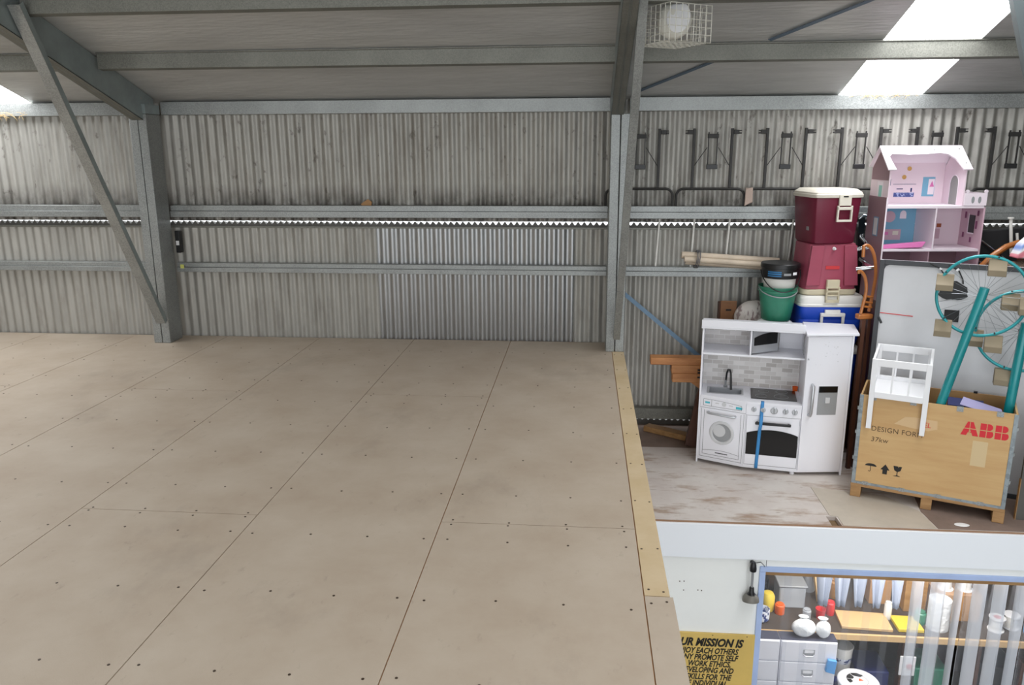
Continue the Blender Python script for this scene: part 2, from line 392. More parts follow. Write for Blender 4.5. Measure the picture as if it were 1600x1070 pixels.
mb = MB().box(SE + g, 1.025, YF, -4.22, -.006, 0)
for yj in [-4.26, -4.9, -4.95, -5.4, -5.9]:
    for x in (SE + .022, 1.0): screw(x, yj)
struct(mb.build('trim_4', [BOARD, SCREW], smooth=False))
mb = MB()
mb.box(.93, 1.0, YF, -.36, -.26, -.0305)
struct(mb.build('trim_5', PINE))

# ceiling: foil insulation with skylight strips let in
SK = [(2.72, 3.385), (-5.0, -4.325)]
def slope_panel(name, x0, x1, y0, y1, m, dz=0, sag=0):
    mb = MB(); b = mb.bm; nx, ny = max(1, int((x1 - x0) / .15)), max(1, int(abs(y1 - y0) / .1)); grid = []
    for j in range(ny + 1):
        y = y0 + (y1 - y0) * j / ny; row = []
        for i in range(nx + 1):
            x = x0 + (x1 - x0) * i / nx
            s_ = sag * math.sin(math.pi * (((-y) % .86) / .86)) * (.7 + .3 * math.sin(x * 1.7))
            row.append(b.verts.new((x, y, ceilz(y) + dz - s_)))
        grid.append(row)
    for j in range(ny):
        for i in range(nx): b.faces.new([grid[j][i], grid[j][i + 1], grid[j + 1][i + 1], grid[j + 1][i]])
    return mb.build(name, m)
for x0, x1 in ((XL, -5.0), (-4.325, 2.72), (3.385, XR)):
    struct(slope_panel('ceiling', x0, x1, .06, -9.5, FOIL, sag=.012))
for k, (x0, x1) in enumerate(SK):
    struct(slope_panel('window_%d' % (k + 1), x0, x1, .06, -9.5, SKYM, dz=.03))
mb = MB()
for x0, x1 in SK:
    for x in (x0, x1):
        mb.prism([(x - .004, .05, ceilz(.05) - .004), (x - .004, -9.5, ceilz(-9.5) - .004), (x - .004, -9.5, ceilz(-9.5) + .04), (x - .004, .05, ceilz(.05) + .04)], (.008, 0, 0))
struct(mb.build('trim_6', WHITEP, smooth=False))

# ------------------------------------------------------------------ steel frame
def cee(mb, a, b, w, d, t=.004, lip=.02, open_dir=1):
    """C section along x from a to b: web facing the room at y=a.y-d, flanges back to the wall"""
    x0, x1 = a[0], b[0]; y = a[1]; z = a[2]
    mb.box(x0, x1, y - d, y - d + t, z, z + w)
    mb.box(x0, x1, y - d + t, y, z, z + t); mb.box(x0, x1, y - d + t, y, z + w - t, z + w)
BAYS = [(XL, -3.262, 'left of the left column'), (-3.098, .856, 'between the two columns'), (1.02, XR, 'right of the right column')]
LEV = [(2.02, .11, .07, 'top eave steel beam directly under the ceiling'), (1.125, .105, .09, 'upper horizontal steel wall girt above the strip of daylight'), (.622, .082, .08, 'lower horizontal steel wall girt below the strip of daylight')]
for li, (z, w, d, lb) in enumerate(LEV):
    for x0, x1, wh in BAYS:
        mb = MB(); y = -.002
        if li == 0: cee(mb, (x0, y, z), (x1, y, z), w, d)
        else:
            # girt: sloping upper face over a vertical lip, like the photo's two-tone section
            cee(mb, (x0, y, z), (x1, y, z), w * .52, d)
            mb.box(x0, x1, y - d + .012, y, z + w * .52 + .001, z + w)
        o = mb.build('wall_girt' if li else 'eave_beam', GALV if li else GALV, bevel=.003)
        tag(o, lb + ', ' + wh, 'steel beam', 'steel girts along the corrugated wall')
mb = MB(); cee(mb, (1.02, -.002, -.7), (XR, -.002, -.7), .1, .07)
tag(mb.build('wall_girt', GALVD, bevel=.003), 'dusty lowest steel wall girt just above the lower loft floor', 'steel beam', 'steel girts along the corrugated wall')
# purlins per bay
PY = [-.94, -1.74, -2.6, -3.5, -4.4, -5.3]
for k, y in enumerate(PY):
    for x0, x1, wh in BAYS:
        mb = MB(); zt = ceilz(y) - .004; h = .118
        mb.prism([(x0, y, zt - h), (x0, y, zt), (x0, y + .004, zt), (x0, y + .004, zt - h)], (x1 - x0, 0, 0))
        mb.prism([(x0, y + .004, zt - h), (x0, y + .06, zt - h - .01), (x0, y + .06, zt - h - .006), (x0, y + .004, zt - h + .004)], (x1 - x0, 0, 0))
        mb.prism([(x0, y + .004, zt - .004), (x0, y + .06, zt - .024), (x0, y + .06, zt - .02), (x0, y + .004, zt)], (x1 - x0, 0, 0))
        mb.prism([(x0, y - .001, zt - .012), (x0, y - .012, zt - .008), (x0, y - .012, zt - .002), (x0, y - .001, zt - .002)], (x1 - x0, 0, 0))
        if k < 2:
            tag(mb.build('roof_purlin', GALVD, smooth=False), ('first steel roof purlin up from the eave, ' if k == 0 else 'second steel roof purlin up from the eave, ') + wh, 'steel beam', 'roof purlins')
        else: struct(mb.build('trim_%d' % (10 + k), GALVD, smooth=False))
# columns: two C sections back to back
def column(name, xc, yf, zt, label, z0=0.0):
    t = thing(name, label, 'steel column', (xc, yf, z0))
    hw = .078
    for s in (-1, 1):
        mb = MB()
        a, b_ = (s * .0025, s * hw); x0, x1 = min(a, b_), max(a, b_)
        d = -yf - .095
        mb.box(x0, x1, 0, d, 0, zt - z0)
        mb.build('channel', GALV, t, bevel=.005)
    return t
cl = column('steel_column', -3.18, -.32, 2.02, 'galvanised steel column at left with a diagonal brace at its foot')
cr = column('steel_column', .935, -.35, 1.99, 'galvanised steel column at the right edge of the raised floor')
mb = MB().box(-3.26, -3.1, -.325, -.09, 2.022, 2.1); tag(mb.build('cap', PAINTG), 'grey column cap plate')
bpy.data.objects['cap'].parent = cl; bpy.data.objects['cap'].location = (3.18, .32, 0)
# rafters
def rafter(xc, label):
    t = thing('rafter', label, 'steel beam', (xc, -.33, 1.95)); mb = MB(); L_ = 9.0
    def P(y, off): return (0, y + .33, ceilz(y) + off - 1.95)
    top, bot = -.02, -.27
    y0, y1 = -.12, -9
    w = .05
    for s in (-1, 1):
        mb.prism([(s * .003, y0 + .33, ceilz(y0) + bot - 1.95 + .0), (s * .003, y1 + .33, ceilz(y1) + bot - 1.95), (s * .003, y1 + .33, ceilz(y1) + top - 1.95), (s * .003, y0 + .33, ceilz(y0) + top - 1.95)], (s * .004, 0, 0))
    mb.build('web', PAINTG, t, smooth=False)
    for nm, o in (('bottom_flange', bot), ('top_flange', top)):
        mb = MB()
        mb.prism([(-w, y0 + .33, ceilz(y0) + o - 1.95), (w, y0 + .33, ceilz(y0) + o - 1.95), (w, y0 + .33, ceilz(y0) + o - 1.95 + .006), (-w, y0 + .33, ceilz(y0) + o - 1.95 + .006)], (0, y1 - y0, ceilz(y1) - ceilz(y0)))
        mb.build(nm, GALVD if nm[0] == 'b' else PAINTG, t, smooth=False)
    mb = MB()
    for s in (-1, 1):
        mb.prism([(s * .05, .21, ceilz(-.12) + bot - 1.95), (s * .05, y1 + .33, ceilz(y1) + bot - 1.95), (s * .05, y1 + .33, ceilz(y1) + top - 1.95), (s * .05, .21, ceilz(-.12) + top - 1.95)], (-s * .004, 0, 0))
    mb.build('side_plate', PAINTG, t, smooth=False)
    for (yy, oo) in ((-.2, -.09), (-.2, -.2), (-.32, -.09), (-.32, -.2)):
        MB().lathe([(.01, 0), (.01, .008)], 6, M4.Translation((.05, yy + .33, ceilz(yy) + oo - 1.95)) @ M4.Rotation(R(90), 4, 'Y')).build('bolt', GALV, t)
    return t
rafter(-3.18, 'dark grey-green steel rafter sloping up from the left column')
rafter(.905, 'dark grey-green steel rafter rising from the right column')
# knee braces (C channels from column foot up to rafter)
def brace(a, b, label, wx=.085, mt=GALVD):
    a, b = V(a), V(b); t = thing('knee_brace', label, 'steel brace', a); d = b - a; n = V((0, d.z, -d.y)).normalized()
    dd = .05
    def seg(x0, x1, o0, o1, nm, m_):
        c = [V((x0, 0, 0)) + n * o0, V((x1, 0, 0)) + n * o0, V((x1, 0, 0)) + n * o1, V((x0, 0, 0)) + n * o1]
        MB().prism(c, d).build(nm, m_, t, smooth=False)
    seg(-wx / 2, wx / 2, 0, .005, 'web', mt)
    seg(-wx / 2, -wx / 2 + .004, .0051, dd, 'flange', PAINTG); seg(wx / 2 - .004, wx / 2, .0051, dd, 'flange', PAINTG)
    return t
brace((-3.13, -.40, .20), (-3.075, -1.84, 2.64), 'galvanised diagonal knee brace from the left column foot to the left rafter', mt=GALV)
brace((.945, -.44, .13), (.99, -1.95, 2.72), 'galvanised diagonal knee brace beside the right column', wx=.056, mt=GALV)
mb = MB().bar((3.082, -1.9, 2.74), (4.242, -1.9, -.77), .12, .05, up=(0, 1, 0)); tag(mb.build('roof_strut', mat('dark_slate_steel', (84, 92, 94), .5, .2)), 'dark steel strut cut by the right edge of the picture, beside the bright skylight', 'steel brace')
# diagonal roof strap
def onc(x, y, dz): return V((x, y, ceilz(y) + dz))
mb = MB()
a, b_ = onc(1.06, -.16, -.02), onc(1.7, -.79, -.02)
mb.bar(a, b_, .035, .004, up=(0, -.32, -.95)); c, d = onc(1.93, -1.0, -.02), onc(2.6, -1.66, -.02); mb.bar(c, d, .035, .004, up=(0, -.32, -.95))
tag(mb.build('roof_strap', DSTRAP), 'thin slate-blue diagonal strap brace under the ceiling near the skylight', 'strap')
mb = MB().bar((1.0, -.09, .48), (1.72, -.09, -.112), .004, .036, up=(.6, 0, .8)); tag(mb.build('wall_strap', BSTRAP), 'blue-grey diagonal strap across the corrugated wall beside the right column', 'strap')
# small bits on the steel
t = thing('wall_box', 'small black box fixed on the wall just right of the left column', 'electrical box', (-3.06, -.06, .80))
MB().box(-.02, .022, -.03, .03, 0, .2).build('body', BLACK, t, bevel=.004); MB().box(-.012, .016, -.034, -.0302, .07, .11).build('label_plate', WHITE2, t)
tag(MB().box(-3.06, -3.025, -.0835, -.0825, .655, .69).build('sticker', STICKER), 'small yellow sticker on the lower girt beside the left column', 'sticker')
tag(MB().prism([(-1.33, -.05, 1.2305), (-1.24, -.05, 1.2305), (-1.235, -.05, 1.262), (-1.27, -.05, 1.285), (-1.335, -.05, 1.244)], (0, .012, 0)).build('cardboard_scrap', KRAFT), 'torn scrap of cardboard on the upper girt between the columns', 'scrap')
mb = MB(); g2 = random.Random(5)
for i in range(46):
    x = g2.uniform(2.85, 3.3); p = V((x, -.078, 2.125 + g2.uniform(-.004, .008))); q = p + V((g2.uniform(-.09, .09), g2.uniform(-.02, .0), g2.uniform(-.035, .015)))
    mb.tube([p, (p + q) / 2 + V((0, -.01, .01)), q], .0012, 4)
tag(mb.build('nest_straw', STRAW), 'wisps of bird nest straw along the eave beam under the skylight', 'nest', kind='stuff')
mb = MB()
for i in range(40):
    x = g2.uniform(-5.0, -4.35); p = V((x, -.078, 2.03 + g2.uniform(-.01, .01))); q = p + V((g2.uniform(-.1, .1), g2.uniform(-.02, .0), g2.uniform(-.05, .02)))
    mb.tube([p, (p + q) / 2 + V((0, -.01, .01)), q], .0014, 4)
tag(mb.build('nest_straw', STRAW), 'wisps of bird nest straw on the eave beam at far left', 'nest', kind='stuff')

# wire cage with lamp
t = thing('wire_cage', 'white wire mesh cage hanging under the ceiling by the right brace', 'cage', (1.2, -1.6, 2.36), 45 - 12)
mb = MB(); S = .165; H = .22; n = 7
for face in range(4):
    m = M4.Rotation(R(90 * face), 4, 'Z')
    for i in range(n + 1):
        u = -S + 2 * S * i / n
        mb.tube([m @ V((u, -S, 0)), m @ V((u, -S, H))], .0026, 5)
        z = .044 * min(i, 5); mb.tube([m @ V((-S, -S, z)), m @ V((S, -S, z))], .0026, 5)
mb.build('mesh_side', WIRE, t)
mb = MB()
for i in range(n + 1):
    u = -S + 2 * S * i / n
    mb.tube([(u, -S, .0), (u, S, .0)], .0026, 5); mb.tube([(-S, u, .0), (S, u, .0)], .0026, 5)
mb.build('mesh_base', WIRE, t)
t = thing('flood_light', 'oval white lamp inside the wire cage', 'lamp', (1.2, -1.6, 2.43), -12)
mb = MB(); mb.ell((0, 0, .075), (.11, .08, .115), 24, 14); mb.build('housing', OPAL, t)
mb = MB(); mb.lathe([(.03, .17), (.03, .18), (.012, .185), (.012, .20)], 14); mb.build('stem', GREY, t)
mb = MB(); mb.lathe([(.088, 0), (.096, .004), (.098, .012), (.088, .016)], 28, M4.Translation((.035, -.066, .08)) @ M4.Rotation(R(75), 4, 'X') @ M4.Diagonal((.75, 1, 1, 1))); mb.build('lens', WHITE2, t)

# ------------------------------------------------------------------ lower loft and the white partition under it
LZ = -.79
mb = MB()
mb.box(.2, 2.372, -1.93, -.55, LZ - .03, LZ); mb.box(2.4385, 4.9, -1.93, -.55, LZ - .03, LZ); mb.box(2.372, 2.4385, -1.79, -.55, LZ - .03, LZ)
mb.mi = 1; mb.box(.2, 4.9, -.5475, .05, LZ - .03, LZ - .001)
struct(mb.build('floor', [LOFT, LOFTD], smooth=False))
struct(MB().box(2.33, 2.48, -1.925, -1.75, LZ - .06, LZ - .0305).build('trim_16', mat('notch_timber', (118, 94, 64), .7)))
tag(MB().prism([(2.45, -1.925, LZ + .0005), (3.06, -1.925, LZ + .0005), (3.05, -1.66, LZ + .0005), (2.9, -1.42, LZ + .0005), (2.4, -1.3, LZ + .0005), (2.4, -1.78, LZ + .0005), (2.45, -1.79, LZ + .0005)], (0, 0, .003)).build('board_offcut', LOFTL, smooth=False), 'thin pale board lying on the lower loft floor in front of the crate', 'board')
MB_ = MB().prism([(3.07, -1.925, LZ + .0006), (4.85, -1.925, LZ + .0006), (4.85, -1.0, LZ + .0006), (3.2, -1.0, LZ + .0006), (3.06, -1.66, LZ + .0006)], (0, 0, .002)); tag(MB_.build('dusty_mat', LOFTD, smooth=False), 'dusty brown sheet lying on the loft floor under the crate', 'board')
tag(MB().ell((3.25, -1.86, LZ + .006), (.05, .03, .004), 16, 6).build('crumpled_paper', WHITE2), 'small white scrap of paper at the loft edge in front of the crate', 'scrap')
WY = -1.93
struct(MB().box(.2, 4.9, WY - .022, WY, -1.06, LZ - .014).build('trim_7', FASCIA, bevel=.002))
struct(MB().box(.2, 4.9, WY - .003, WY - .0005, LZ - .0135, LZ - .0005).build('trim_17', mat('raw_board_edge', (150, 118, 92), .7)))
mb = MB(); mb.box(.2, 1.915, WY + .002, WY + .03, -3.2, -1.06); mb.box(1.915, 4.9, WY + .002, WY + .03, -1.118, -1.06); struct(mb.build('wall_front', WHITEP, smooth=False))
mb = MB(); mb.box(1.9555, 1.9585, WY - .001, WY + .001, -1.118, -1.06); struct(mb.build('trim_8', DGREY))
struct(MB().box(1.915, 4.9, WY - .012, WY + .04, -1.155, -1.119).build('door_1', FRAMEB, bevel=.002))
struct(MB().box(1.915, 1.955, WY - .012, WY + .04, -3.2, -1.156).build('door_2', FRAMEB, bevel=.002))
# store room behind the strip curtain
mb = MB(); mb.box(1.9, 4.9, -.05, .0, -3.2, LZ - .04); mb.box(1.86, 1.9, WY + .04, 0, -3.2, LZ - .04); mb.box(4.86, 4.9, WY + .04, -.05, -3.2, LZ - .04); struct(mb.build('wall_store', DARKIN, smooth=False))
struct(MB().box(XL, XR, -14, .3, -3.3, -3.2).build('floor', CONC, smooth=False))

# sign
t = thing('mission_sign', 'mustard yellow sign with black hand-painted lettering below the white wall', 'sign', (1.3, WY - .0, -2.3))
MB().box(-.45, .618, -.012, .001, -.1, .642).build('board', SIGNY, t, bevel=.002)
lines = [('OUR MISSION IS', .086, .53, .54, .0038), ('ENJOY EACH OTHERS', .063, .503, .479, .002), ('COMPANY PROMOTE SELF', .063, .503, .426, .002), ('ESTEEM, WORK ETHICS,', .063, .46, .373, .002), ('DEVELOPING AND', .063, .48, .32, .002), ('SHARING SKILLS FOR THE', .063, .465, .264, .002), ('BENEFIT OF INDIVIDUAL', .063, .44, .21, .002)]
for s, sz, xr, z, bo in lines:
    text(s, sz, INK, t, upright(xr, -.0128, z - .0), shear=.28, bold=bo, sx=.80 if sz > .08 else .71, align='RIGHT')
for x in (.03, .3, .54): MB().lathe([(.004, 0), (.004, .002)], 8, M4.Translation((x + .02, -.0122, .628)) @ M4.Rotation(R(90), 4, 'X')).build('screw', SCREW, t)

# lamp on the white wall
t = thing('wall_lamp', 'small grey bell-shaped lamp on a white rod against the white wall', 'lamp', (1.858, WY - .05, -1.37))
mb = MB(); mb.lathe([(.022, .24), (.024, .26), (.02, .29), (.012, .31)], 16); mb.tube([(0, 0, .275), (0, .05, .282)], .014, 10); mb.build('bracket', BLACK, t)
mb = MB(); mb.tube([(0, 0, .25), (0, 0, .10)], .0085, 12); mb.build('rod', GREY, t)
mb = MB(); mb.lathe([(.012, .118), (.016, .112), (.018, .08), (.024, .066), (.03, .062)], 20); mb.build('neck', BLACK, t)
mb = MB(); mb.lathe([(.018, .065), (.04, .054), (.054, .034), (.058, .012), (.056, .004), (.051, .006), (.05, .02), (.03, .046)], 32, M4.Rotation(R(-14), 4, 'X')); mb.build('shade', LAMPG, t)
mb = MB(); mb.tube([(.02, .04, .28), (.06, .045, .285), (.085, .045, .26), (.09, .045, .225)], .0022, 6); mb.build('wire', BLACK, t)
mb = MB()
for x, z in ((1.37, -1.262), (1.4, -1.26), (1.5, -1.325), (1.525, -1.328), (1.4, -1.33)):
    mb.lathe([(.0045, 0), (.0045, .002)], 7, M4.Translation((x, WY + .002, z)) @ M4.Rotation(R(90), 4, 'X'))
struct(mb.build('trim_9', SCREW))

# strip curtain
t = thing('strip_curtain', 'clear vinyl strip curtain hanging across the blue doorway', 'curtain', (1.96, WY + .07, -3.0))
MB().box(.0, 2.9, -.006, .006, 1.78, 1.842).build('rail', PINE, t)
g3 = random.Random(11)
def strip(x, w, curl, yo, twist, zb=0.05, m_=None):
    mb = MB(); rings = []; nz = 14
    for j in range(nz + 1):
        z = 1.80 - (1.80 - zb) * j / nz; k = j / nz; a = twist * (.75 + .25 * k); ring = []
        for i in range(9):
            u = (i / 8 - .5); px = u * w; py = curl * (.3 + .7 * min(1, k * 3)) * (1 - 4 * u * u) + .0015 * math.sin(5 * k * 3 + i)
            ring.append((x + px * math.cos(a) - py * math.sin(a), yo + px * math.sin(a) + py * math.cos(a), z))
        rings.append(ring)
    mb.loft(rings, closed=False); return mb.build('strip', m_ or VINYL, t)
x = .06; k = 0
while x < .92:
    strip(x + .05, .19, .012, .012 + .009 * (k % 2), g3.uniform(-.06, .06)); x += .14; k += 1
while x < 2.75:
    strip(x + .05, .13, g3.uniform(.012, .03), .05 + .022 * (k % 2), g3.uniform(.35, .9), m_=VINYL_SHEEN if k % 2 else VINYL); x += .07; k += 1

# store room furniture
BZ = -2.12; BY = -1.15
t = thing('workbench', 'rough timber workbench along the back of the store room', 'bench', (1.95, BY, -3.2))
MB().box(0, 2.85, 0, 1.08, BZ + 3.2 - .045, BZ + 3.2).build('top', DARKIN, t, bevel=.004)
MB().box(0, 2.85, -.022, -.0005, BZ + 3.2 - .05, BZ + 3.2 + .004).build('edge_board', BEIGE, t, bevel=.003)
for x in (.03, 1.36, 1.9, 2.74):
    MB().box(x, x + .08, .06, .14, 0, BZ + 3.2 - .0455).build('leg', DKWOOD, t); MB().box(x, x + .08, .94, 1.02, 0, BZ + 3.2 - .0455).build('leg', DKWOOD, t)
def cabinet(x0, w, label, pulls, d=.40):
    t = thing('drawer_cabinet', label, 'drawers', (x0, -1.30, -3.2)); h = 3.2 - 2.125 - .05
    # stands in front of and partly beneath the bench
    MB().box(0, w, .012, .13, 0, h + .055).build('carcass', WHITE, t, bevel=.003); MB().box(0, w, .016, .13, h + .0555, h + .06).build('top', mat('slate_top', (70, 72, 88), .5), t)
    z = h + .055; k = 0
    while z > .12:
        o = MB().box(.006, w - .006, 0, .0115, z - .178, z - .004).build('drawer', WHITE, t, bevel=.003)
        if pulls:
            mb = MB(); m = w * .5
            mb.box(m - .045, m + .045, -.003, -.0002, z - .115, z - .065); mb.build('label_holder', SILVER, o)
            mb = MB(); mb.box(m - .036, m + .036, -.0045, -.0031, z - .095, z - .072); mb.build('label_card', WHITE2, o)
            mb = MB(); mb.tube([(m - .04, -.004, z - .112), (m - .03, -.02, z - .116), (m + .03, -.02, z - .116), (m + .04, -.004, z - .112)], .004, 8); mb.build('pull', SILVER, o)
        z -= .186; k += 1
    return t
cabinet(2.0, .278, 'narrow white drawer unit next to the blue door frame', False)
cabinet(2.285, .44, 'wide white drawer unit with metal label holders in the store room', True)
def bag(x, y, z, r, label, seed):
    mb = MB(); mb.ell((0, 0, r[2] * .95), r, 18, 12, noise=.07, seed=seed)
    mb.lathe([(.02, r[2] * 1.75), (.035, r[2] * 1.95), (.055, r[2] * 2.12)], 12, M4.Rotation(R(-12), 4, 'X'))
    o = mb.build('plastic_bag', PLAST, sub=1); o.location = (x, y, z); tag(o, label, 'bag'); return o
CT = -3.2 + (3.2 - 2.125 - .05) + .066
bag(2.47, -1.23, CT, (.098, .055, .078), 'larger stuffed white plastic bag on the white drawers', 3)
bag(2.62, -1.235, CT, (.06, .05, .075), 'smaller knotted white plastic bag at right on the white drawers', 8)
def lathing(name, prof, mat_, loc, label, cat, rx=0, ry=0, seg=28):
    o = MB().lathe(prof, seg).build(name, mat_); o.location = loc; o.rotation_euler = (R(rx), R(ry), 0); return tag(o, label, cat)
CT += 0
def onb(px, z=BZ): return z + .0005
# things on the bench (from left)
mb = MB(); mb.lathe([(.04, 0), (.056, .02), (.058, .11), (.053, .11), (.05, .02), (.02, .012)], 24); o = mb.build('patterned_mug', CERAM); o.location = (2.19, -1.02, onb(0)); tag(o, 'blue and white patterned pot on the bench beside the blue frame', 'pot')
L_ = bpy.data.lights.new('store_fill_light', 'AREA'); L_.energy = 33; L_.size = 1.6; L_.size_y = .5; L_.shape = 'RECTANGLE'; L_.color = (1, .97, .92)  # added fill light brightening the store room and drawers; no fitting seen
lo_ = bpy.data.objects.new('store_fill_light', L_); COL.objects.link(lo_); lo_.location = (3.0, -1.5, -.9)
lathing('yellow_tin', [(.05, 0), (.055, .01), (.055, .13), (.04, .16), (.02, .165)], YEL, (2.27, -.85, BZ + .0005), 'yellow lidded tin behind the patterned pot', 'tin')
lathing('black_pot', [(.07, 0), (.1, .03), (.105, .16), (.095, .17)], BLACK, (2.22, -.62, BZ + .0005), 'large black pot at the back left of the bench', 'pot')
t = thing('clear_tub', 'clear plastic tub of pale bits on the bench', 'tub', (2.48, -.72, BZ)); mb = MB(); mb.box(-.11, .11, -.1, .1, 0.0005, .2); mb.build('body', CLEARP, t, bevel=.012); MB().box(-.12, .12, -.11, .11, .2005, .215).build('lid', GREY, t, bevel=.006)
lathing('red_cup', [(.03, 0), (.042, .09), (.038, .09), (.026, .006)], REDP, (2.68, -.95, BZ + .0005), 'small red cup on the bench behind the white bags', 'cup')
t = thing('timber_offcut', 'pale timber stick leaning upright on the store room bench', 'timber', (2.75, -.7, BZ + .0005)); MB().bar((0, 0, .005), (-.06, .3, .62), .05, .03).build('stick', BEIGE, t)
o = MB().box(-.2, .2, -.12, .12, .0005, .026).build('cutting_board', BEIGE, bevel=.004); o.location = (3.02, -.98, BZ); o.rotation_euler = (0, 0, R(-3)); tag(o, 'pale brown board lying on the bench edge', 'board')
o = MB().box(-.1, .1, -.1, .1, .0005, .03).build('yellow_board', YEL, bevel=.004); o.location = (3.36, -1.0, BZ); tag(o, 'small yellow board on the bench behind the curtain', 'board')
for i, (x, y, h) in enumerate(((3.25, -.6, .22), (3.5, -.7, .3), (3.95, -.55, .26))):
    o = MB().box(-.09, .09, -.09, .09, .0005, h).build('storage_box', [KRAFT, PINE, DKWOOD][i], bevel=.003); o.location = (x, y, BZ); tag(o, ['brown cardboard box on the bench behind the yellow board', 'pale wooden box on the bench beside the white roll', 'dark wooden box on the bench near the reels'][i], 'box')
lathing('paper_roll', [(.018, 0), (.085, 0), (.085, .26), (.018, .26)], PLAST, (3.6, -1.0, BZ + .0005), 'fat white paper roll standing on the bench behind the curtain', 'roll')
for nm, x, y, r_, h, m_, lb in (('paint_tin', 2.36, -.9, .04, .09, ORANGE, 'small orange tin on the bench beside the yellow tin'), ('glass_jar', 2.56, -.98, .035, .1, CLEARP, 'clear jar on the bench in front of the clear tub'), ('paint_tin', 2.70, -.5, .06, .2, GREY, 'tall grey tin at the back of the bench'), ('brush_pot', 2.78, -.88, .035, .12, REDP, 'slim red pot on the bench right of the red cup'), ('paint_tin', 2.92, -.58, .08, .17, KRAFT, 'wide brown tin behind the pale board'), ('glue_bottle', 3.24, -.9, .03, .15, WBUCKET, 'slim white bottle between the pale board and yellow board'), ('paint_tin', 3.48, -.95, .045, .11, GREENB, 'small green tin beside the white roll'), ('glue_bottle', 4.3, -1.02, .035, .2, LBLUE, 'pale blue bottle at the right end of the bench')):
    lathing(nm, [(r_ * .96, 0), (r_, .006), (r_, h * .86), (r_ * .8, h * .93), (r_ * .8, h)], m_, (x, y, BZ + .0008), lb, nm.split('_')[1])
for i, (x, y, z) in enumerate(((3.72, -.8, .25), (3.88, -.8, .25), (4.06, -1.0, .009), (4.2, -.95, .009))):
    t = thing('reel', ['white reel with red hub at upper left of its row', 'plain white reel beside the upper red-hubbed reel', 'white reel with red hub low beside the dark box', 'plain white reel at the far right of the bench'][i], 'reel', (x, y, BZ + z))
    zz = .0; hh = .1
    MB().lathe([(.045, .0), (.045, hh)], 18).build('core', WBUCKET, t)
    MB().lathe([(.062, hh + .0005), (.062, hh + .008)], 24).build('flange', WHITE2, t)
    MB().lathe([(.062, -.0085), (.062, -.0005)], 24).build('flange', WHITE2, t)
    if i in (0, 2): MB().lathe([(.028, hh + .0085), (.028, hh + .01)], 18).build('hub', REDP, t)
    if i < 2: pass
o = MB().box(3.62, 3.98, -.9, -.7, .0005, .24).build('carton', KRAFT, bevel=.004); o.location = (0, 0, BZ); o.location.z = BZ; tag(o, 'brown carton on the bench carrying two reels', 'box')
for i, x in enumerate((2.5, 2.63, 2.76, 2.89, 3.03)):
    mb = MB(); w = (.128, .128, .126, .126, .11)[i]; rings = []
    for j in range(7):
        k = j / 6; rings.append([(u * w * (1 - .55 * k) , .014 * math.sin(u * 9 + i) - .02 * k, -.33 * k) for u in (-.5, -.3, -.1, .1, .3, .5)])
    mb.loft(rings, closed=False); o = mb.build('hanging_cloth', CLOTHB); o.location = (x, -1.5, -1.32)
    s_ = o.modifiers.new('s', 'SOLIDIFY'); s_.thickness = .006
    tag(o, 'blue-grey cloth hung from the store room rail, ' + ['first from the left', 'second from the left', 'middle one of the row', 'fourth from the left', 'last on the right'][i], 'cloth', 'cloths hanging in the store room')
tag(MB().tube([(1.9, -1.5, -1.315), (4.86, -1.5, -1.315)], .008, 8).build('hanging_rail', DKWOOD), 'thin dark rail across the store room carrying the cloths', 'rail')
# below the bench
def bucket(name, label, loc, prof, m, lid=None, handle=None, cat='bucket'):
    t = thing(name, label, cat, loc); mb = MB(); mb.lathe(prof, 36); mb.build('body', m, t); return t
t = bucket('lidded_bucket', 'white bucket with a round emblem on its lid in front of the store room bench', (2.9, -1.33, -3.2), [(.12, .0), (.15, .74), (.15, .75)], WBUCKET)
MB().lathe([(.158, .7505), (.158, .772), (.15, .778), (.0, .778)], 36, cap=False).build('lid', WHITE2, t)
ld = t.children[1]
mb = MB()
for a0, a1, r0, r1 in ((40, 110, .05, .085), (115, 170, .03, .08), (175, 215, .045, .08)): 
    mb.prism([(r * math.cos(R(a)) - .01, r * math.sin(R(a)) + .01, .7785) for r, a in [(r0, a0), (r1, a0), (r1, (a0 + a1) / 2), (r1, a1), (r0, a1)]], (0, 0, .001))
mb.build('emblem', INK, ld)
MB().prism([(.0, -.01, .7785), (.045, .0, .7785), (.01, .025, .7785)], (0, 0, .001)).build('emblem', ORANGE, ld)
mb = MB(); mb.tube([(.078 * math.cos(R(a)) - .005, .07 * math.sin(R(a)), .7785) for a in range(-100, 60, 10)], .0015, 4); mb.build('emblem', DGREY, ld)
t = bucket('printed_tub', 'white plastic tub with blue printing standing behind the lidded bucket', (2.86, -1.02, -3.2), [(.07, .62), (.085, .88), (.09, .885), (.085, .89), (.08, .885)], WBUCKET)
MB().lathe([(.0835, .80), (.079, .75)], 30, cap=False).build('printed_band', CERAM, t)
MB().box(-.085, .085, -.12, .12, 0, .6195).build('stand', NAVY, t)
t = thing('blue_dustpan', 'light blue plastic scoop hanging on the wide drawer unit corner', 'scoop', (2.68, -1.335, -2.36)); MB().prism([(-.045, 0, 0), (.03, 0, -.02), (.04, 0, .1), (-.03, 0, .11)], (0, .03, 0)).build('scoop', LBLUE, t, bevel=.006)
o = MB().box(-.06, .06, -.005, .005, 0, .17).build('paper_notice', WHITE2); o.location = (3.32, -1.16 - .03, -2.45); t = o; tag(o, 'white paper notice with a red blot pinned below the bench', 'paper'); MB().ell((.015, -.006, .08), (.022, .002, .028), 12, 8).build('blot', REDP, o)
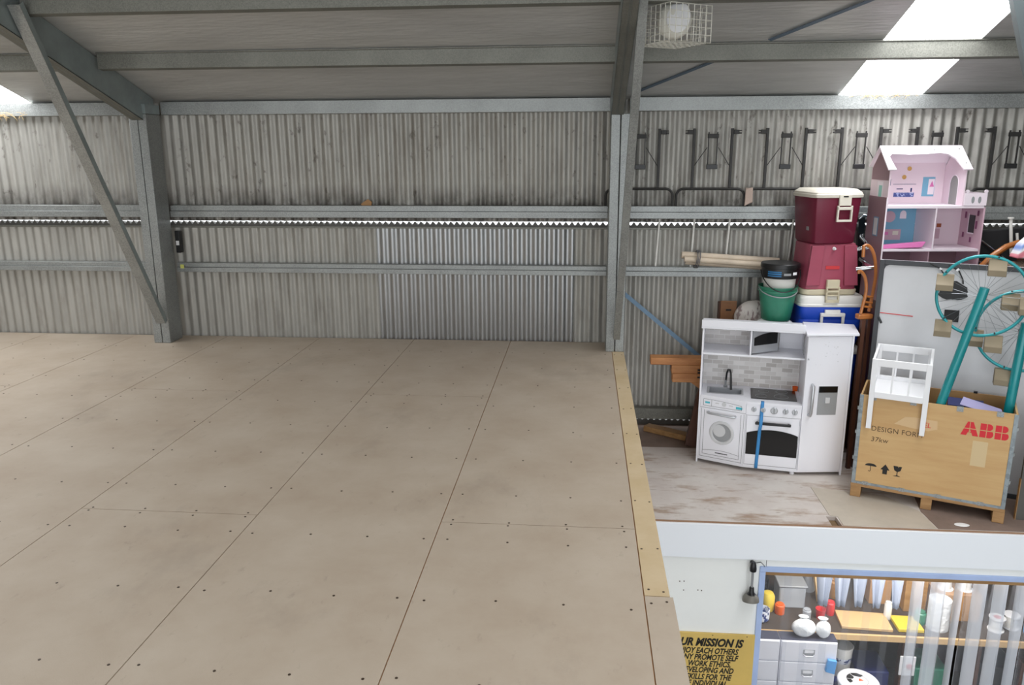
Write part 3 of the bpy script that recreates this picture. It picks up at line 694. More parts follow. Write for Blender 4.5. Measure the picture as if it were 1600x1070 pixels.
for i, (x, m_) in enumerate(((3.1, NAVY), (3.56, GREENB), (4.1, BLACK), (4.38, DKWOOD))):
    o = MB().box(-.13, .13, -.15, .15, .0005, .7 + .05 * i).build('storage_tub', m_, bevel=.01); o.location = (x, -.95, -3.2); tag(o, ['navy', 'green', 'black', 'dark brown'][i] + ' storage tub on the floor under the store room bench', 'tub')

# ------------------------------------------------------------------ toy kitchen
t = thing('toy_kitchen', 'white wooden toy kitchen with sink, washer, oven and fridge', 'toy kitchen', (1.6, -.85, LZ), -10.4)
F = [(0, -.002), (.368, -.10), (.776, -.10), (1.116, 0)]; BK = .335
MB().box(0, .014, 0, BK, 0, 1.125).build('side_panel', WHITE, t, bevel=.0015)
base = [(.0145, 0), (.368, -.098), (.776, -.098), (1.1, -.004), (1.1, BK), (.0145, BK)]
MB().prism([(x, y, .03) for x, y in base], (0, 0, .016)).build('base_panel', WHITE, t, bevel=.0015)
MB().lathe([(.019, .0), (.019, .03)], 18, M4.Translation((.745, -.06, 0))).build('foot', WHITE, t)
MB().lathe([(.019, .0), (.019, .03)], 18, M4.Translation((.3, .25, 0))).build('foot', WHITE, t)
ctop = [(.0145, -.008), (.368, -.108), (.776, -.108), (.776, BK), (.0145, BK)]
def hole_slab():
    mb = MB(); z0, z1 = .562, .58
    # slab in pieces around the sink (x .07-.33, y .06-.22)
    mb.prism([(.0145, -.008, z0), (.368, -.108, z0), (.368, .06, z0), (.0145, .06, z0)], (0, 0, z1 - z0))
    mb.prism([(.368, -.108, z0), (.775, -.108, z0), (.775, BK, z0), (.368, BK, z0)], (0, 0, z1 - z0))
    mb.box(.0145, .07, .06, BK, z0, z1); mb.box(.33, .368, .06, BK, z0, z1); mb.box(.07, .33, .22, BK, z0, z1); return mb
hole_slab().build('countertop', WHITE, t)
mb = MB(); x0, x1, y0, y1 = .0705, .3295, .0605, .2195
mb.box(x0, x1, y0, y1, .52, .524)
for a in ((x0, x0 + .004, y0, y1), (x1 - .004, x1, y0, y1), (x0 + .004, x1 - .004, y0, y0 + .004), (x0 + .004, x1 - .004, y1 - .004, y1)): mb.box(*a, .5245, .581)
for a in ((x0 - .012, x1 + .012, y0 - .012, y0 + .002), (x0 - .012, x1 + .012, y1 - .002, y1 + .012), (x0 - .012, x0 + .002, y0 + .002, y1 - .002), (x1 - .002, x1 + .012, y0 + .002, y1 - .002)): mb.box(*a, .5812, .584)
mb.build('sink', SILVER, t, bevel=.002)
mb = MB(); mb.lathe([(.016, .5805), (.016, .592), (.009, .6), (.009, .64)], 14, M4.Translation((.2, .26, 0))); mb.build('faucet_base', GREY, t)
mb = MB(); mb.tube([(.2, .26, .62), (.205, .258, .70), (.215, .245, .735), (.228, .215, .74), (.236, .19, .72), (.24, .18, .66), (.244, .17, .6), (.246, .165, .586)], [.008] * 5 + [.0095] * 3, 12); mb.build('faucet', BLACK, t)
MB().box(.40, .745, -.015, .265, .5805, .586).build('cooktop', BLACKG, t, bevel=.002)
ck = t.children[-1]
for cx, cy, r in ((.48, .06, .045), (.63, .07, .055), (.5, .19, .04), (.64, .2, .045)):
    MB().tube([(cx + r * math.cos(R(a)), cy + r * math.sin(R(a)), .5862) for a in range(0, 360, 15)], .0012, 4, closed=True).build('burner_ring', GREY, ck)
# back wall
MB().box(.0145, .775, BK - .012, BK, .5805, 1.125).build('back_panel', BRICK, t)
MB().box(.0145, .366, 0, BK - .0125, .914, .928).build('shelf', WHITE, t); MB().box(.3785, .775, 0, BK - .0125, .914, .928).build('shelf', WHITE, t)
MB().box(.3665, .378, 0, BK - .0125, .914, 1.125).build('divider', WHITE, t)
MB().box(-.008, .765, -.016, BK, 1.126, 1.137).build('top_board', WHITE, t, bevel=.0015)
MB().box(-.008, .765, -.016, -.004, 1.1375, 1.195).build('fascia', WHITE, t, bevel=.0015)
MB().box(.60, .7745, .3, .3225, .9285, 1.1255).build('cupboard_back', WHITE, t)
# microwave door, ajar
a0 = V((.382, .012, .94)); ang = 38
mo = MB().box(0, .25, -.006, .006, 0, .178).build('microwave_door', SILVER, t, loc=a0, rot=(0, 0, R(ang)))
mb = MB(); mb.prism([(.012, -.0066, .062), (.238, -.0066, .062), (.238, -.0066, .15)] + [(.238 - .226 * k / 8, -.0066, .15 + .02 * math.sin(math.pi / 2 * k / 8 * 1.0) - .045 * (k / 8) ** 2) for k in range(1, 9)], (0, -.0015, 0)); mb.build('window', BLACKG, mo)
mb = MB(); mb.tube([(.77, .06, .945), (.765, .045, .96), (.765, .045, 1.08), (.77, .06, 1.1)], .005, 8); mb.build('hook', GREY, t)
# washing machine front (left facet)
A0, A1 = V((.0145, -.004, 0)), V((.366, -.1, 0)); du = (A1 - A0).normalized(); WL = (A1 - A0).length; nn = V((du.y, -du.x, 0))
angw = math.degrees(math.atan2(du.y, du.x))
w = MB().box(0, WL, 0, .014, .0465, .5615).build('washer_front', WHITE, t, loc=A0, rot=(0, 0, R(angw)))
def line(mb, x0, z0, x1, z1, y, wd=.0022): mb.bar((x0, y, z0), (x1, y, z1), .0012, wd, up=(0, 0, 1)) if abs(x1 - x0) > abs(z1 - z0) else mb.bar((x0, y, z0), (x1, y, z1), wd, .0012, up=(0, 1, 0))
mb = MB(); yy = -.0007
for (a, b, c, d) in ((.0, .478, WL, .478), (.012, .062, WL - .012, .062), (.012, .062, .012, .47), (WL - .012, .062, WL - .012, .47), (.035, .085, .035, .46), (WL - .035, .085, WL - .035, .46), (.035, .085, WL - .035, .085)): line(mb, a, b, c, d, yy)
line(mb, .025, .495, .025, .55, yy); line(mb, .025, .495, WL - .035, .495, yy); line(mb, WL - .035, .495, WL - .035, .535, yy); line(mb, .09, .495, .09, .55, yy)
mb.tube([(.025 + (WL - .06) * k / 10, -.0005, .55 - .018 * (k / 10) ** 2) for k in range(11)], .0012, 4)
mb.tube([(.035 + (WL - .07) * k / 12, -.0005, .115 + .016 * math.sin(math.pi * k / 12)) for k in range(13)], .0012, 4)
mb.bar((.14, -.0007, .108), (.24, -.0007, .108), .0012, .008)
mb.build('printed_lines', DGREY, w)
mb = MB(); mb.box(.038, .076, -.0012, -.0002, .515, .53); mb.box(.285, .335, -.0012, -.0002, .502, .522); mb.build('printed_display', TEALP, w)
mb = MB(); mb.lathe([(.0, .001), (.018, .001), (.018, -.001), (.0, -.001)], 20, M4.Translation((.19, -.0012, .525)) @ M4.Rotation(R(90), 4, 'X'), cap=False); mb.box(.12, .15, -.0012, -.0002, .522, .53); mb.box(.23, .26, -.0012, -.0002, .518, .525); mb.build('printed_dial', LGREY, w)
pc = M4.Translation((.185, 0, .285)) @ M4.Rotation(R(90), 4, 'X')
mb = MB(); mb.lathe([(.074, -.0005), (.096, .0), (.1, .003), (.096, .008), (.08, .009), (.074, .004)], 40, pc, cap=False); mb.build('porthole_ring', LGREY, w)
mb = MB(); mb.lathe([(.0, .003), (.074, .003)], 40, pc, cap=False); mb.build('porthole_glass', GREY, w)
mb = MB(); mb.lathe([(.0, .0036), (.05, .0036)], 26, M4.Translation((.165, 0, .30)) @ M4.Rotation(R(90), 4, 'X'), cap=False); mb.build('porthole_glare', LGREY, w)
mb = MB(); mb.tube([(.07, 0, .447), (.07, -.025, .447), (.085, -.034, .446), (.27, -.034, .440), (.285, -.025, .44), (.285, 0, .44)], .0095, 12); mb.build('handle', SILVER, w)
# oven front
ov = MB().box(.3685, .7755, -.1, -.086, .0465, .5615).build('oven_front', WHITE, t)
mb = MB(); y = -.1007
for (a, b, c, d) in ((.369, .47, .775, .47), (.376, .06, .77, .06), (.376, .06, .376, .465), (.77, .06, .77, .465)): line(mb, a, b, c, d, y)
mb.build('printed_lines', DGREY, ov)
mb = MB(); mb.prism([(.382, -.1002, .148), (.765, -.1002, .148)] + [(.765 - .383 * k / 14, -.1002, .325 + .035 * math.sin(math.pi * k / 14) ** .8) for k in range(15)], (0, -.003, 0)); mb.build('oven_window', BLACKG, ov)
mb = MB(); mb.tube([(.455, -.1, .418), (.455, -.13, .418)], .009, 10); mb.tube([(.69, -.1, .418), (.69, -.13, .418)], .009, 10); mb.box(.44, .705, -.142, -.124, .408, .43); mb.build('handle', BLACK, ov, bevel=.005)
for x_, r_ in ((.425, .019), (.493, .019), (.575, .027), (.66, .021), (.727, .021)):
    k = MB().lathe([(r_, 0), (r_, .008), (r_ * .8, .012), (r_ * .3, .012)], 20, M4.Translation((x_, -.1002, .522)) @ M4.Rotation(R(90), 4, 'X')).build('knob', SILVER, ov)
    MB().box(x_ - .003, x_ + .003, -.124, -.1125, .522 - r_ * .8, .522 + r_ * .8).build('grip', GREY, k, bevel=.001)
# fridge
B0, B1 = V((.777, -.1, 0)), V((1.1, -.006, 0)); du = (B1 - B0).normalized(); FL = (B1 - B0).length; angf = math.degrees(math.atan2(du.y, du.x))
MB().box(.776, .79, -.085, BK, .0465, 1.129).build('fridge_side', WHITE, t, bevel=.001)
MB().box(1.1005, 1.116, .0, BK, .0, 1.129).build('fridge_side', WHITE, t, bevel=.001)
MB().box(.7905, 1.1, BK - .012, BK, .0465, 1.129).build('fridge_back', WHITE, t)
fd = MB().box(.004, FL - .001, 0, .014, .0465, 1.124).build('fridge_door', WHITE, t, loc=B0, rot=(0, 0, R(angf)), bevel=.001)
MB().prism([(.766, -.122, 1.1295), (1.146, -.012, 1.1295), (1.15, BK, 1.1295), (.766, BK, 1.1295)], (0, 0, .018)).build('fridge_top', WHITE, t, bevel=.003)
mb = MB(); mb.tube([(.062, 0, .745), (.062, -.03, .74), (.06, -.036, .72), (.056, -.036, .53), (.054, -.03, .508), (.054, 0, .505)], .012, 12); mb.build('handle', SILVER, fd)
MB().box(.115, .262, -.003, -.0003, .505, .735).build('dispenser', GREY, fd, bevel=.001)
dp = fd.children[-1]; MB().box(.118, .259, -.006, -.0032, .685, .733).build('display', BLACKG, dp); MB().box(.17, .205, -.012, -.0032, .60, .645).build('spout', LGREY, dp, bevel=.002)
mb = MB(); g4 = random.Random(2)
for i in range(16):
    x_ = g4.uniform(.07, .25); z_ = g4.uniform(.9, 1.08); mb.ell((x_, -.0008, z_), (g4.uniform(.002, .009), .0006, g4.uniform(.001, .004)), 6, 4)
mb.build('scuff', mat('faint_scuff', (216, 216, 220), .5), fd)
MB().box(.7885, .7955, -.13, -.1, .95, .955).build('hinge', GREY, t)
# blue tape down the oven
mb = MB(); pts = [(.487, -.06, .5815), (.486, -.1095, .5815), (.485, -.1115, .57), (.484, -.106, .5), (.482, -.1445, .43), (.481, -.1445, .405), (.478, -.108, .35), (.474, -.106, .2), (.470, -.1035, .05), (.470, -.1015, .032)]
mb.loft([[(x - .0125, y, z), (x + .0125, y, z)] for x, y, z in pts], closed=False); o = mb.build('blue_tape', TAPE, t); s_ = o.modifiers.new('s', 'SOLIDIFY'); s_.thickness = .0012; o['label'] = 'strip of blue tape over the oven door'
tp = M4.Rotation(R(-10.4), 4, 'Z'); p = M4.Translation((1.6, -.85, LZ)) @ tp @ V((.748, .29, .5805))
lathing('toy_cup', [(.018, 0), (.022, .035), (.019, .035), (.014, .004)], ORANGE, p, 'small orange toy cup at the back of the toy kitchen counter', 'cup')

# ------------------------------------------------------------------ behind the kitchen: timber, buckets, sack
t = thing('timber_trestle', 'reddish brown timber trestle with stacked blocks behind the toy kitchen', 'trestle', (1.62, -.38, LZ))
MB().box(-.38, .33, -.06, .06, .705, .768).build('top_beam', REDWOOD, t, bevel=.006)
MB().box(-.2, .33, -.05, .05, .63, .7045).build('block', REDWOOD, t, bevel=.005); MB().box(-.19, .33, -.05, .05, .55, .6295).build('block', REDWOOD, t, bevel=.005)
for z in (.665, .64, .6): MB().box(.02, .045, -.0555, -.0505, z - .008, z + .006).build('bolt', BLACK, t)
mb = MB().prism([(-.03, -.045, .5495), (.33, -.045, .5495), (.33, -.045, .47), (.08, -.045, .47)], (0, .09, 0)); mb.build('cleat', REDWOOD, t)
MB().bar((.09, 0, .4695), (-.02, -.12, .0), .1, .05, up=(0, 1, 0)).build('leg', DKWOOD, t); MB().bar((.28, 0, .4695), (.28, -.0, .0), .08, .05, up=(0, 1, 0)).build('leg', DKWOOD, t)
o = MB().bar((1.25, -.12, LZ + .027), (1.76, -.46, LZ + .027), .10, .05).build('timber_plank', PINE, bevel=.004); tag(o, 'pale pine plank lying on the loft floor beside the wall', 'timber')
t = thing('wooden_post', 'dark brown wooden block upright behind the left end of the toy kitchen', 'timber', (1.89, -.20, LZ)); 
MB().box(-.07, .07, -.05, .04, .0, 1.215).build('post', DKWOOD, t, bevel=.006); MB().box(-.06, .075, -.066, -.0505, 1.0, 1.235).build('face_board', mat('brown_timber', (122, 82, 50), .6, 0, var=.15), t, bevel=.004); MB().box(-.015, .03, -.068, -.0662, 1.15, 1.165).build('slot', BLACK, t)
o = MB().box(-.24, .13, -.265, .11, 0, 1.01).build('tea_chest', DKWOOD, bevel=.004); o.location = (2.24, -.30, LZ); tag(o, 'dark wooden chest behind the toy kitchen carrying the cloth bundle', 'chest')
t = thing('cloth_bundle', 'grey and white striped cloth bundle under the green bucket', 'cloth', (2.19, -.38, .228))
mb = MB(); mb.ell((-.08, .09, .09), (.17, .11, .14), 22, 14, noise=.03, seed=4); mb.build('fold', SACK, t, sub=1)
mb = MB(); mb.ell((.045, -.1, .06), (.16, .1, .072), 22, 14, noise=.03, seed=9); o = mb.build('fold', PLAST, t, sub=1); o['label'] = 'white printed cloth fold'
mb = MB(); mb.ell((.0, -.2, .075), (.03, .006, .014), 10, 6); mb.build('print', REDP, o)
def pail(loc, label, r0, r1, h, m, name='bucket', tilt=0, rim=True):
    t = thing(name, label, 'bucket', loc, rx=tilt)
    prof = [(r0 * .97, 0), (r0, .006), (r1 * .985, h - .045), (r1 * 1.04, h - .043), (r1 * 1.04, h - .03), (r1, h - .028), (r1 * 1.02, h), (r1 * 1.055, h), (r1 * 1.055, h - .008)] if rim else [(r0 * .97, 0), (r0, .006), (r1, h)]
    prof += [(r1 * .97, h - .008), (r0 * .93, .012)]
    MB().lathe(prof, 40, cap=False).lathe([(0.001, .006), (r0 * .97, .004)], 40, cap=False).build('body', m, t)
    return t
t = pail((2.245, -.475, .34), 'green plastic bucket standing on the cloth bundle', .115, .15, .28, GREENB)
mb = MB(); mb.tube([(.152 * math.cos(R(a)), .152 * math.sin(R(a)) - .004, .265 + .06 * math.sin(R(a))) for a in range(180, 361, 12)], .005, 8); mb.build('handle', GREY, t)
t = pail((2.252, -.475, .56), 'white bucket with black lid nested in the green bucket', .118, .135, .225, WBUCKET)
mb = MB(); mb.lathe([(.1435, .13), (.147, .14), (.148, .20), (.146, .2255)], 40, cap=False); mb.build('label_band', BLACK, t)
lb = t.children[-1]
mb = MB()
for x_, w_, z_, h_ in ((-.06, .06, .165, .012), (-.06, .05, .182, .01), (-.062, .06, .15, .008)): mb.loft([[(.149 * math.sin(a), -.149 * math.cos(a), z_ + dz) for a in [(-.9 + .75 * i / 8) for i in range(9)]] for dz in (0, h_)], closed=False)
mb.build('label_print', mat('blue_print', (40, 110, 160), .5), lb)
mb = MB(); mb.loft([[(.149 * math.sin(a), -.149 * math.cos(a), z_) for a in [(-.02 + .4 * i / 8) for i in range(9)]] for z_ in (.16, .178)], closed=False); mb.build('label_print', GREY, lb)
mb = MB(); mb.loft([[(.149 * math.sin(a), -.149 * math.cos(a), z_) for a in [(.5 + .3 * i / 8) for i in range(9)]] for z_ in (.163, .185)], closed=False); mb.build('label_print', WHITE2, lb)
mb = MB(); mb.lathe([(.152, .212), (.155, .215), (.155, .243), (.148, .249), (.02, .249)], 40); mb.build('lid', BLACK, t)
mb = MB(); mb.tube([(.156 * math.cos(R(a)), .156 * math.sin(R(a)) - .01, .19 + .16 * math.sin(R(a))) for a in range(180, 361, 12)], .0045, 8); mb.build('handle', BLACK, t)
# bundle of pale tubes resting on the lower girt
t = thing('tube_bundle', 'bundle of dusty pale tubes resting on the lower girt beside the right column', 'tubes', (1.49, -.17, .79))
for i, (y, z, r_) in enumerate(((0, .035, .03), (-.05, .005, .024), (.03, -.03, .022))):
    MB().tube([(0 + .02 * i, y, z), (.82, y, z - .05)], r_, 14).build('tube', TUBEP, t)
mb = MB()
for k in range(3): mb.tube([(.12 + .012 * k + .01 * math.sin(R(a)), -.01 + .085 * math.cos(R(a)), .0 + .075 * math.sin(R(a))) for a in range(0, 360, 20)], .004, 6, closed=True)
mb.build('tie', DGREY, t)
for i, (xa, xb) in enumerate(((1.307, 1.285), (1.605, 1.588), (1.906, 1.885), (2.44, 2.42))):
    o = MB().tube([(xb, -.03, .7045), (xa, -.03, 1.12)], .0085, 10).build('pale_rod', WBUCKET); tag(o, 'thin pale upright rod between the girts, ' + ['nearest the right column', 'second from the right column', 'third, just right of the tube bundle tie', 'half hidden behind the coolers'][i], 'rod', 'pale rods between the girts')
# folding frames on the upper girt
def frame():
    t = thing('steel_frame', 'x', 'metal frame', (0, -.045, 1.2305), group='dark steel frames along the wall')
    mb = MB(); r_ = .05; pts = [(-.286, 0, 0)] + arc(-.226, .085, .06, 180, 90, 6) + arc(.226, .085, .06, 90, 0, 6) + [(.286, 0, 0)]; mb.tube(pts, .011, 10); mb.build('hoop', STEELD, t)
    for s in (-1, 1):
        u = MB().box(s * .157 - .011, s * .157 + .011, -.012, .012, .157, .645).build('upright', STEELD, t, bevel=.002)
        mb = MB(); mb.box(s * .19 - .022, s * .19 + .022, -.016, .012, .598, .632); mb.box(s * .222 - .01, s * .222 + .01, -.02, .0, .6, .612); mb.box(s * .222 - .01, s * .222 + .01, -.02, .0, .622, .63); mb.build('clamp', STEELD, u, bevel=.002)
        MB().tube([(s * .046, -.01, .49), (s * .146, -.005, .34)], .0035, 6).build('stay', STEELD, t)
        MB().box(s * .036 - .004, s * .036 + .004, -.012, .004, .32, .615).build('rail', STEELD, t)
    MB().box(-.045, .045, -.02, .006, .565, .6).build('block', STEELD, t, bevel=.003); MB().box(-.045, .045, -.024, .006, .31, .35).build('block', BLACK, t, bevel=.003)
    return t
f0 = frame()
flab = ['dark steel frame half hidden behind the right column', 'dark steel frame just right of the right column, above the tube bundle', 'dark steel frame left of and above the maroon cooler', 'dark steel frame above the maroon cooler and left of the dollhouse', 'dark steel frame directly behind the dollhouse roof', 'dark steel frame right of the dollhouse at the picture edge']
for i in range(6):
    o = f0 if i == 0 else copy_tree(f0); o.location = (1.12 + .603 * i, -.045, 1.2305); o['label'] = flab[i]

o = MB().loft([[(x * (1 - .1 * k), y, .14 * k + .02 * math.sin(3 * x * 20 + k)) for x, y in ((-.03, -.02), (.035, -.025), (.045, .02), (-.02, .025))] for k in (0, .5, .8, 1)]).build('foam_scrap', mat('pinkish_foam', (186, 166, 154), .85, 0, var=.08), bevel=.006); o.location = (2.035, -.078, 1.252); tag(o, 'pinkish scrap of foam on the upper girt left of the coolers', 'scrap')
# ------------------------------------------------------------------ coolers
def rrect(w, d, r, ch=4):
    p = []
    for cx, cy, a in ((w / 2 - r, -d / 2 + r, -90), (w / 2 - r, d / 2 - r, 0), (-w / 2 + r, d / 2 - r, 90), (-w / 2 + r, -d / 2 + r, 180)):
        for k in range(ch + 1): p.append((cx + r * math.cos(R(a + 90 * k / ch)), cy + r * math.sin(R(a + 90 * k / ch))))
    return p
def shell(levels, ch=4): return MB().loft([[(x, y, z) for x, y in rrect(w, d, r, ch)] for w, d, r, z in levels])
CX, CYY = 2.62, -.37
t = thing('box_base', 'brown wooden box on the loft floor under the cooler stack', 'box', (2.67, -.33, LZ)); MB().box(-.25, .21, -.2, .2, .0, .43).build('body', KRAFT, t, bevel=.004); MB().box(-.25, .21, -.206, -.2005, .02, .1).build('batten', DKWOOD, t)
t = thing('cooler', 'lowest blue cooler with white lid, mostly hidden behind the toy fridge', 'cooler', (2.66, -.34, LZ + .431))
shell([(.48, .34, .04, 0), (.52, .37, .04, .42)]).build('body', COOLBLUE, t, bevel=.006); shell([(.54, .39, .045, .4205), (.545, .392, .045, .46), (.51, .36, .045, .485)]).build('lid', COOLWHITE, t, bevel=.006)
def blue_cooler(loc, label, rz):
    t = thing('cooler', label, 'cooler', loc, rz)
    b = shell([(.45, .36, .05, 0), (.48, .38, .05, .05), (.49, .39, .05, .12), (.48, .385, .05, .13), (.49, .39, .05, .14), (.495, .395, .05, .22), (.485, .388, .05, .23), (.495, .395, .05, .24), (.5, .40, .05, .335)]).build('body', COOLBLUE, t, bevel=.003)
    shell([(.515, .412, .055, .3355), (.52, .416, .055, .355), (.508, .404, .055, .357), (.512, .408, .055, .405), (.49, .386, .055, .425), (.48, .376, .055, .426)]).build('lid', COOLWHITE, t, bevel=.004)
    mb = MB(); mb.bar((-.085, -.222, .09), (-.085, -.222, .275), .022, .016, up=(0, 1, 0)); mb.bar((.085, -.222, .09), (.085, -.222, .275), .022, .016, up=(0, 1, 0)); mb.box(-.096, .096, -.235, -.205, .262, .29); mb.box(-.06, .06, -.225, -.2, .262, .315); mb.build('handle', COOLWHITE, t, bevel=.003)
    return t
blue_cooler((2.655, -.37, .127), 'blue cooler with white lid and white handle under the two maroon coolers', 2)
def maroon_top():
    t = thing('cooler', 'dark maroon cooler with a white lid on top of the stack', 'cooler', (2.605, -.37, .972), 12)
    shell([(.34, .35, .05, 0), (.362, .372, .06, .015), (.405, .41, .06, .36)], 2).build('body', MAROON, t, bevel=.004)
    shell([(.425, .43, .065, .3605), (.43, .436, .065, .385), (.42, .425, .065, .388), (.415, .42, .065, .40), (.35, .35, .05, .425)], 2).build('lid', CREAM, t, bevel=.004)
    mb = MB(); y = -.232; mb.box(-.05 + .03, .05 + .03, y, y + .018, .30, .385); l = mb.build('latch', CREAM, t, bevel=.004)
    MB().box(.01, .05, y - .002, y - .0003, .365, .376).build('slot', BLACK, l)
    mb = MB(); mb.box(-.033, -.02, y - .008, y + .012, .19, .30); mb.box(.08, .093, y - .008, y + .012, .19, .30); mb.box(-.033, .093, y - .008, y + .012, .175, .192); mb.box(-.033, .093, y - .008, y + .012, .268, .29); mb.build('handle', CREAM, t, bevel=.003)
    MB().box(-.1885, -.184, -.1, -.06, .1, .13).build('badge', GREY, t)
    return t
maroon_top()
t = thing('cooler', 'faded pink maroon cooler standing upside down in the stack', 'cooler', (2.625, -.36, .556), 6)
shell([(.43, .365, .06, .0), (.445, .38, .06, .012), (.448, .382, .06, .045), (.43, .365, .06, .0475)], 3).build('lid', OLDCREAM, t, bevel=.004)
b = shell([(.43, .37, .05, .048), (.425, .365, .05, .06), (.395, .345, .05, .405), (.37, .32, .05, .414)], 2).build('body', PINKM, t, bevel=.004)
# raised side panels on the front
for s in (-1, 1):
    MB().hexa([(s * .155 - .055, -.202, .08), (s * .155 + .055, -.202, .08), (s * .155 + .055, -.18, .08), (s * .155 - .055, -.18, .08), (s * .13 - .05, -.192, .40), (s * .13 + .05, -.192, .40), (s * .13 + .05, -.165, .40), (s * .13 - .05, -.165, .40)]).build('rib', PINKM, t, bevel=.004)
mb = MB(); mb.lathe([(.014, 0), (.014, .012), (.008, .02), (.008, .032)], 12, M4.Translation((-.0, -.172, .375)) @ M4.Rotation(R(90), 4, 'X')); mb.build('drain_plug', WHITE2, t)
MB().box(-.055, .055, -.1835, -.177, .21, .236).build('sticker', REDP, t)
mb = MB(); y = -.232; mb.box(-.05, .05, y, y + .03, .06, .13); l = mb.build('latch', OLDCREAM, t, bevel=.003)
mb = MB(); mb.box(-.055, -.042, y - .006, y + .012, -.045, .075); mb.box(.042, .055, y - .006, y + .012, -.045, .075); mb.box(-.055, .055, y - .006, y + .012, -.055, -.03); mb.box(-.055, .055, y - .006, y + .012, .03, .045); mb.box(-.055, .055, y - .006, y + .012, .0, .01); mb.build('handle', OLDCREAM, t, bevel=.003)

# ------------------------------------------------------------------ chairs behind
t = thing('wooden_chair', 'honey brown bentwood chair wedged between the coolers and the dollhouse', 'chair', (2.815, -.87, LZ), 10)
MB().tube([(-.06, 0, 1.70)] + [(-.045 + .10 * math.sin(R(a)), 0, 1.52 + .27 * math.cos(R(a))) for a in range(-10, 100, 10)] + [(.045, 0, 1.40), (.03, 0, 1.28)], .0125, 10).build('back_bow', HONEY, t)
MB().tube([(-.10, -.03, 1.58)] + [(-.10 + .075 * math.sin(R(a)), -.03, 1.44 + .16 * math.cos(R(a))) for a in range(0, 125, 12)] + [(-.05, -.03, 1.27)], .012, 10).build('back_bow', HONEY, t)
for z in (1.405, 1.36, 1.325): MB().tube([(-.035, -.02, z), (.045, -.01, z - .012)], .008, 8).build('spindle', HONEY, t)
MB().box(-.07, .05, -.04, .02, 1.225, 1.265).build('seat', HONEY, t, bevel=.01)
MB().box(-.035, -.005, -.035, -.005, 0, 1.2245).build('leg', DKWOOD, t); MB().box(.02, .045, -.02, .015, 0, 1.2245).build('leg', DKWOOD, t)
t = thing('folding_chair', 'black folding chair with chrome tubes right of the cooler stack', 'chair', (2.985, -.26, LZ))
MB().bar((.03, 0, 0.0), (-.03, .1, 1.94), .05, .04, up=(0, 1, 0)).build('back_post', BLACK, t)
for pts, r_ in (([(-.225, -.46, 1.74), (-.15, -.48, 1.76), (-.135, -.40, 1.78), (-.10, -.15, 1.80), (-.02, .06, 1.80)], .015), ([(-.222, -.47, 1.585), (-.10, -.50, 1.602), (-.11, -.4, 1.61), (-.085, -.15, 1.62), (.0, .05, 1.62)], .017), ([(-.06, .06, 1.93), (-.03, .05, 1.96), (.02, .05, 1.95)], .012)): MB().tube(pts, r_, 12).build('chrome_tube', CHROME, t)

# ------------------------------------------------------------------ dollhouse on a dark cupboard
DZ = .55
t = thing('cupboard', 'dark brown cupboard behind the whiteboard carrying the dollhouse', 'cupboard', (2.75, -.75, LZ), 4)
MB().box(.19, .95, .005, .34, 0, DZ - LZ - .001).build('carcass', DKWOOD, t, bevel=.003); MB().box(.2, .565, -.012, .0045, .05, DZ - LZ - .02).build('door', DKWOOD, t); MB().box(.575, .94, -.012, .0045, .05, DZ - LZ - .02).build('door', DKWOOD, t)
t = thing('dollhouse', 'pale pink two-storey open dollhouse with balcony above the whiteboard', 'dollhouse', (2.75, -.75, 0), 4)
D = .32
MB().box(.185, .197, 0, D, DZ, 1.345).build('left_wall', MAUVE, t, bevel=.002)
lw = t.children[-1]
MB().box(.1835, .1848, .1, .19, 1.04, 1.19).build('window_print', SKYD, lw); MB().box(.182, .1834, .115, .175, 1.05, 1.18).build('window_print', LGREY, lw)
MB().box(.1855, .1965, -.002, -.0002, DZ, 1.345).build('edge_band', PINKR, lw)
MB().box(.925, .937, 0, D, DZ, 1.27).build('right_wall', PINKD, t, bevel=.001)
rw = t.children[-1]
MB().box(.922, .9248, .10, .18, 1.06, 1.2).build('window', BLACK, rw)
MB().box(.9215, .9219, .095, .185, 1.055, 1.065).build('window_frame', PINKR, rw); MB().box(.9215, .9219, .18, .19, 1.055, 1.21).build('window_frame', PINKR, rw)
for y_, z_, h_ in ((.22, 1.17, .05), (.06, 1.1, .06), (.23, 1.02, .04), (.12, .99, .04), (.05, 1.2, .04)): MB().box(.9215, .9219, y_, y_ + .025, z_, z_ + h_).build('wall_print', mat('plum_print', (130, 66, 104), .6), rw)
MB().box(.1975, .9245, 0, D, 1.262, 1.282).build('upper_floor', PINKR, t, bevel=.001); MB().box(.1975, .9245, 0, D, .935, .953).build('lower_floor', PINKR, t, bevel=.001)
MB().box(.1975, .9245, 0, D, DZ, DZ + .015).build('bottom_board', PINKR, t)
MB().box(.566, .576, 0, D - .0125, .9535, 1.2615).build('partition', PINKR, t)
MB().box(.556, .564, 0.02, D - .0125, DZ + .0155, .9345).build('partition', PINKD, t)
MB().box(.1975, .5655, D - .012, D, .9535, 1.2615).build('blue_room_wall', SKYB, t)
bw_ = t.children[-1]; y = D - .0135
MB().box(.1975, .29, y, y + .001, .9535, 1.2615).build('wall_print', SKYD, bw_)
MB().lathe([(.001, 0), (.045, 0), (.045, .002)], 24, M4.Translation((.36, y, 1.175)) @ M4.Rotation(R(90), 4, 'X')).build('clock_print', PINKD, bw_)
mb = MB(); mb.prism([(.44, y, 1.16), (.49, y, 1.16)] + [(.465 + .025 * math.cos(R(a)), y, 1.195 + .03 * math.sin(R(a))) for a in range(0, 181, 30)], (0, -.002, 0)); mb.build('window_print', PINKR, bw_)
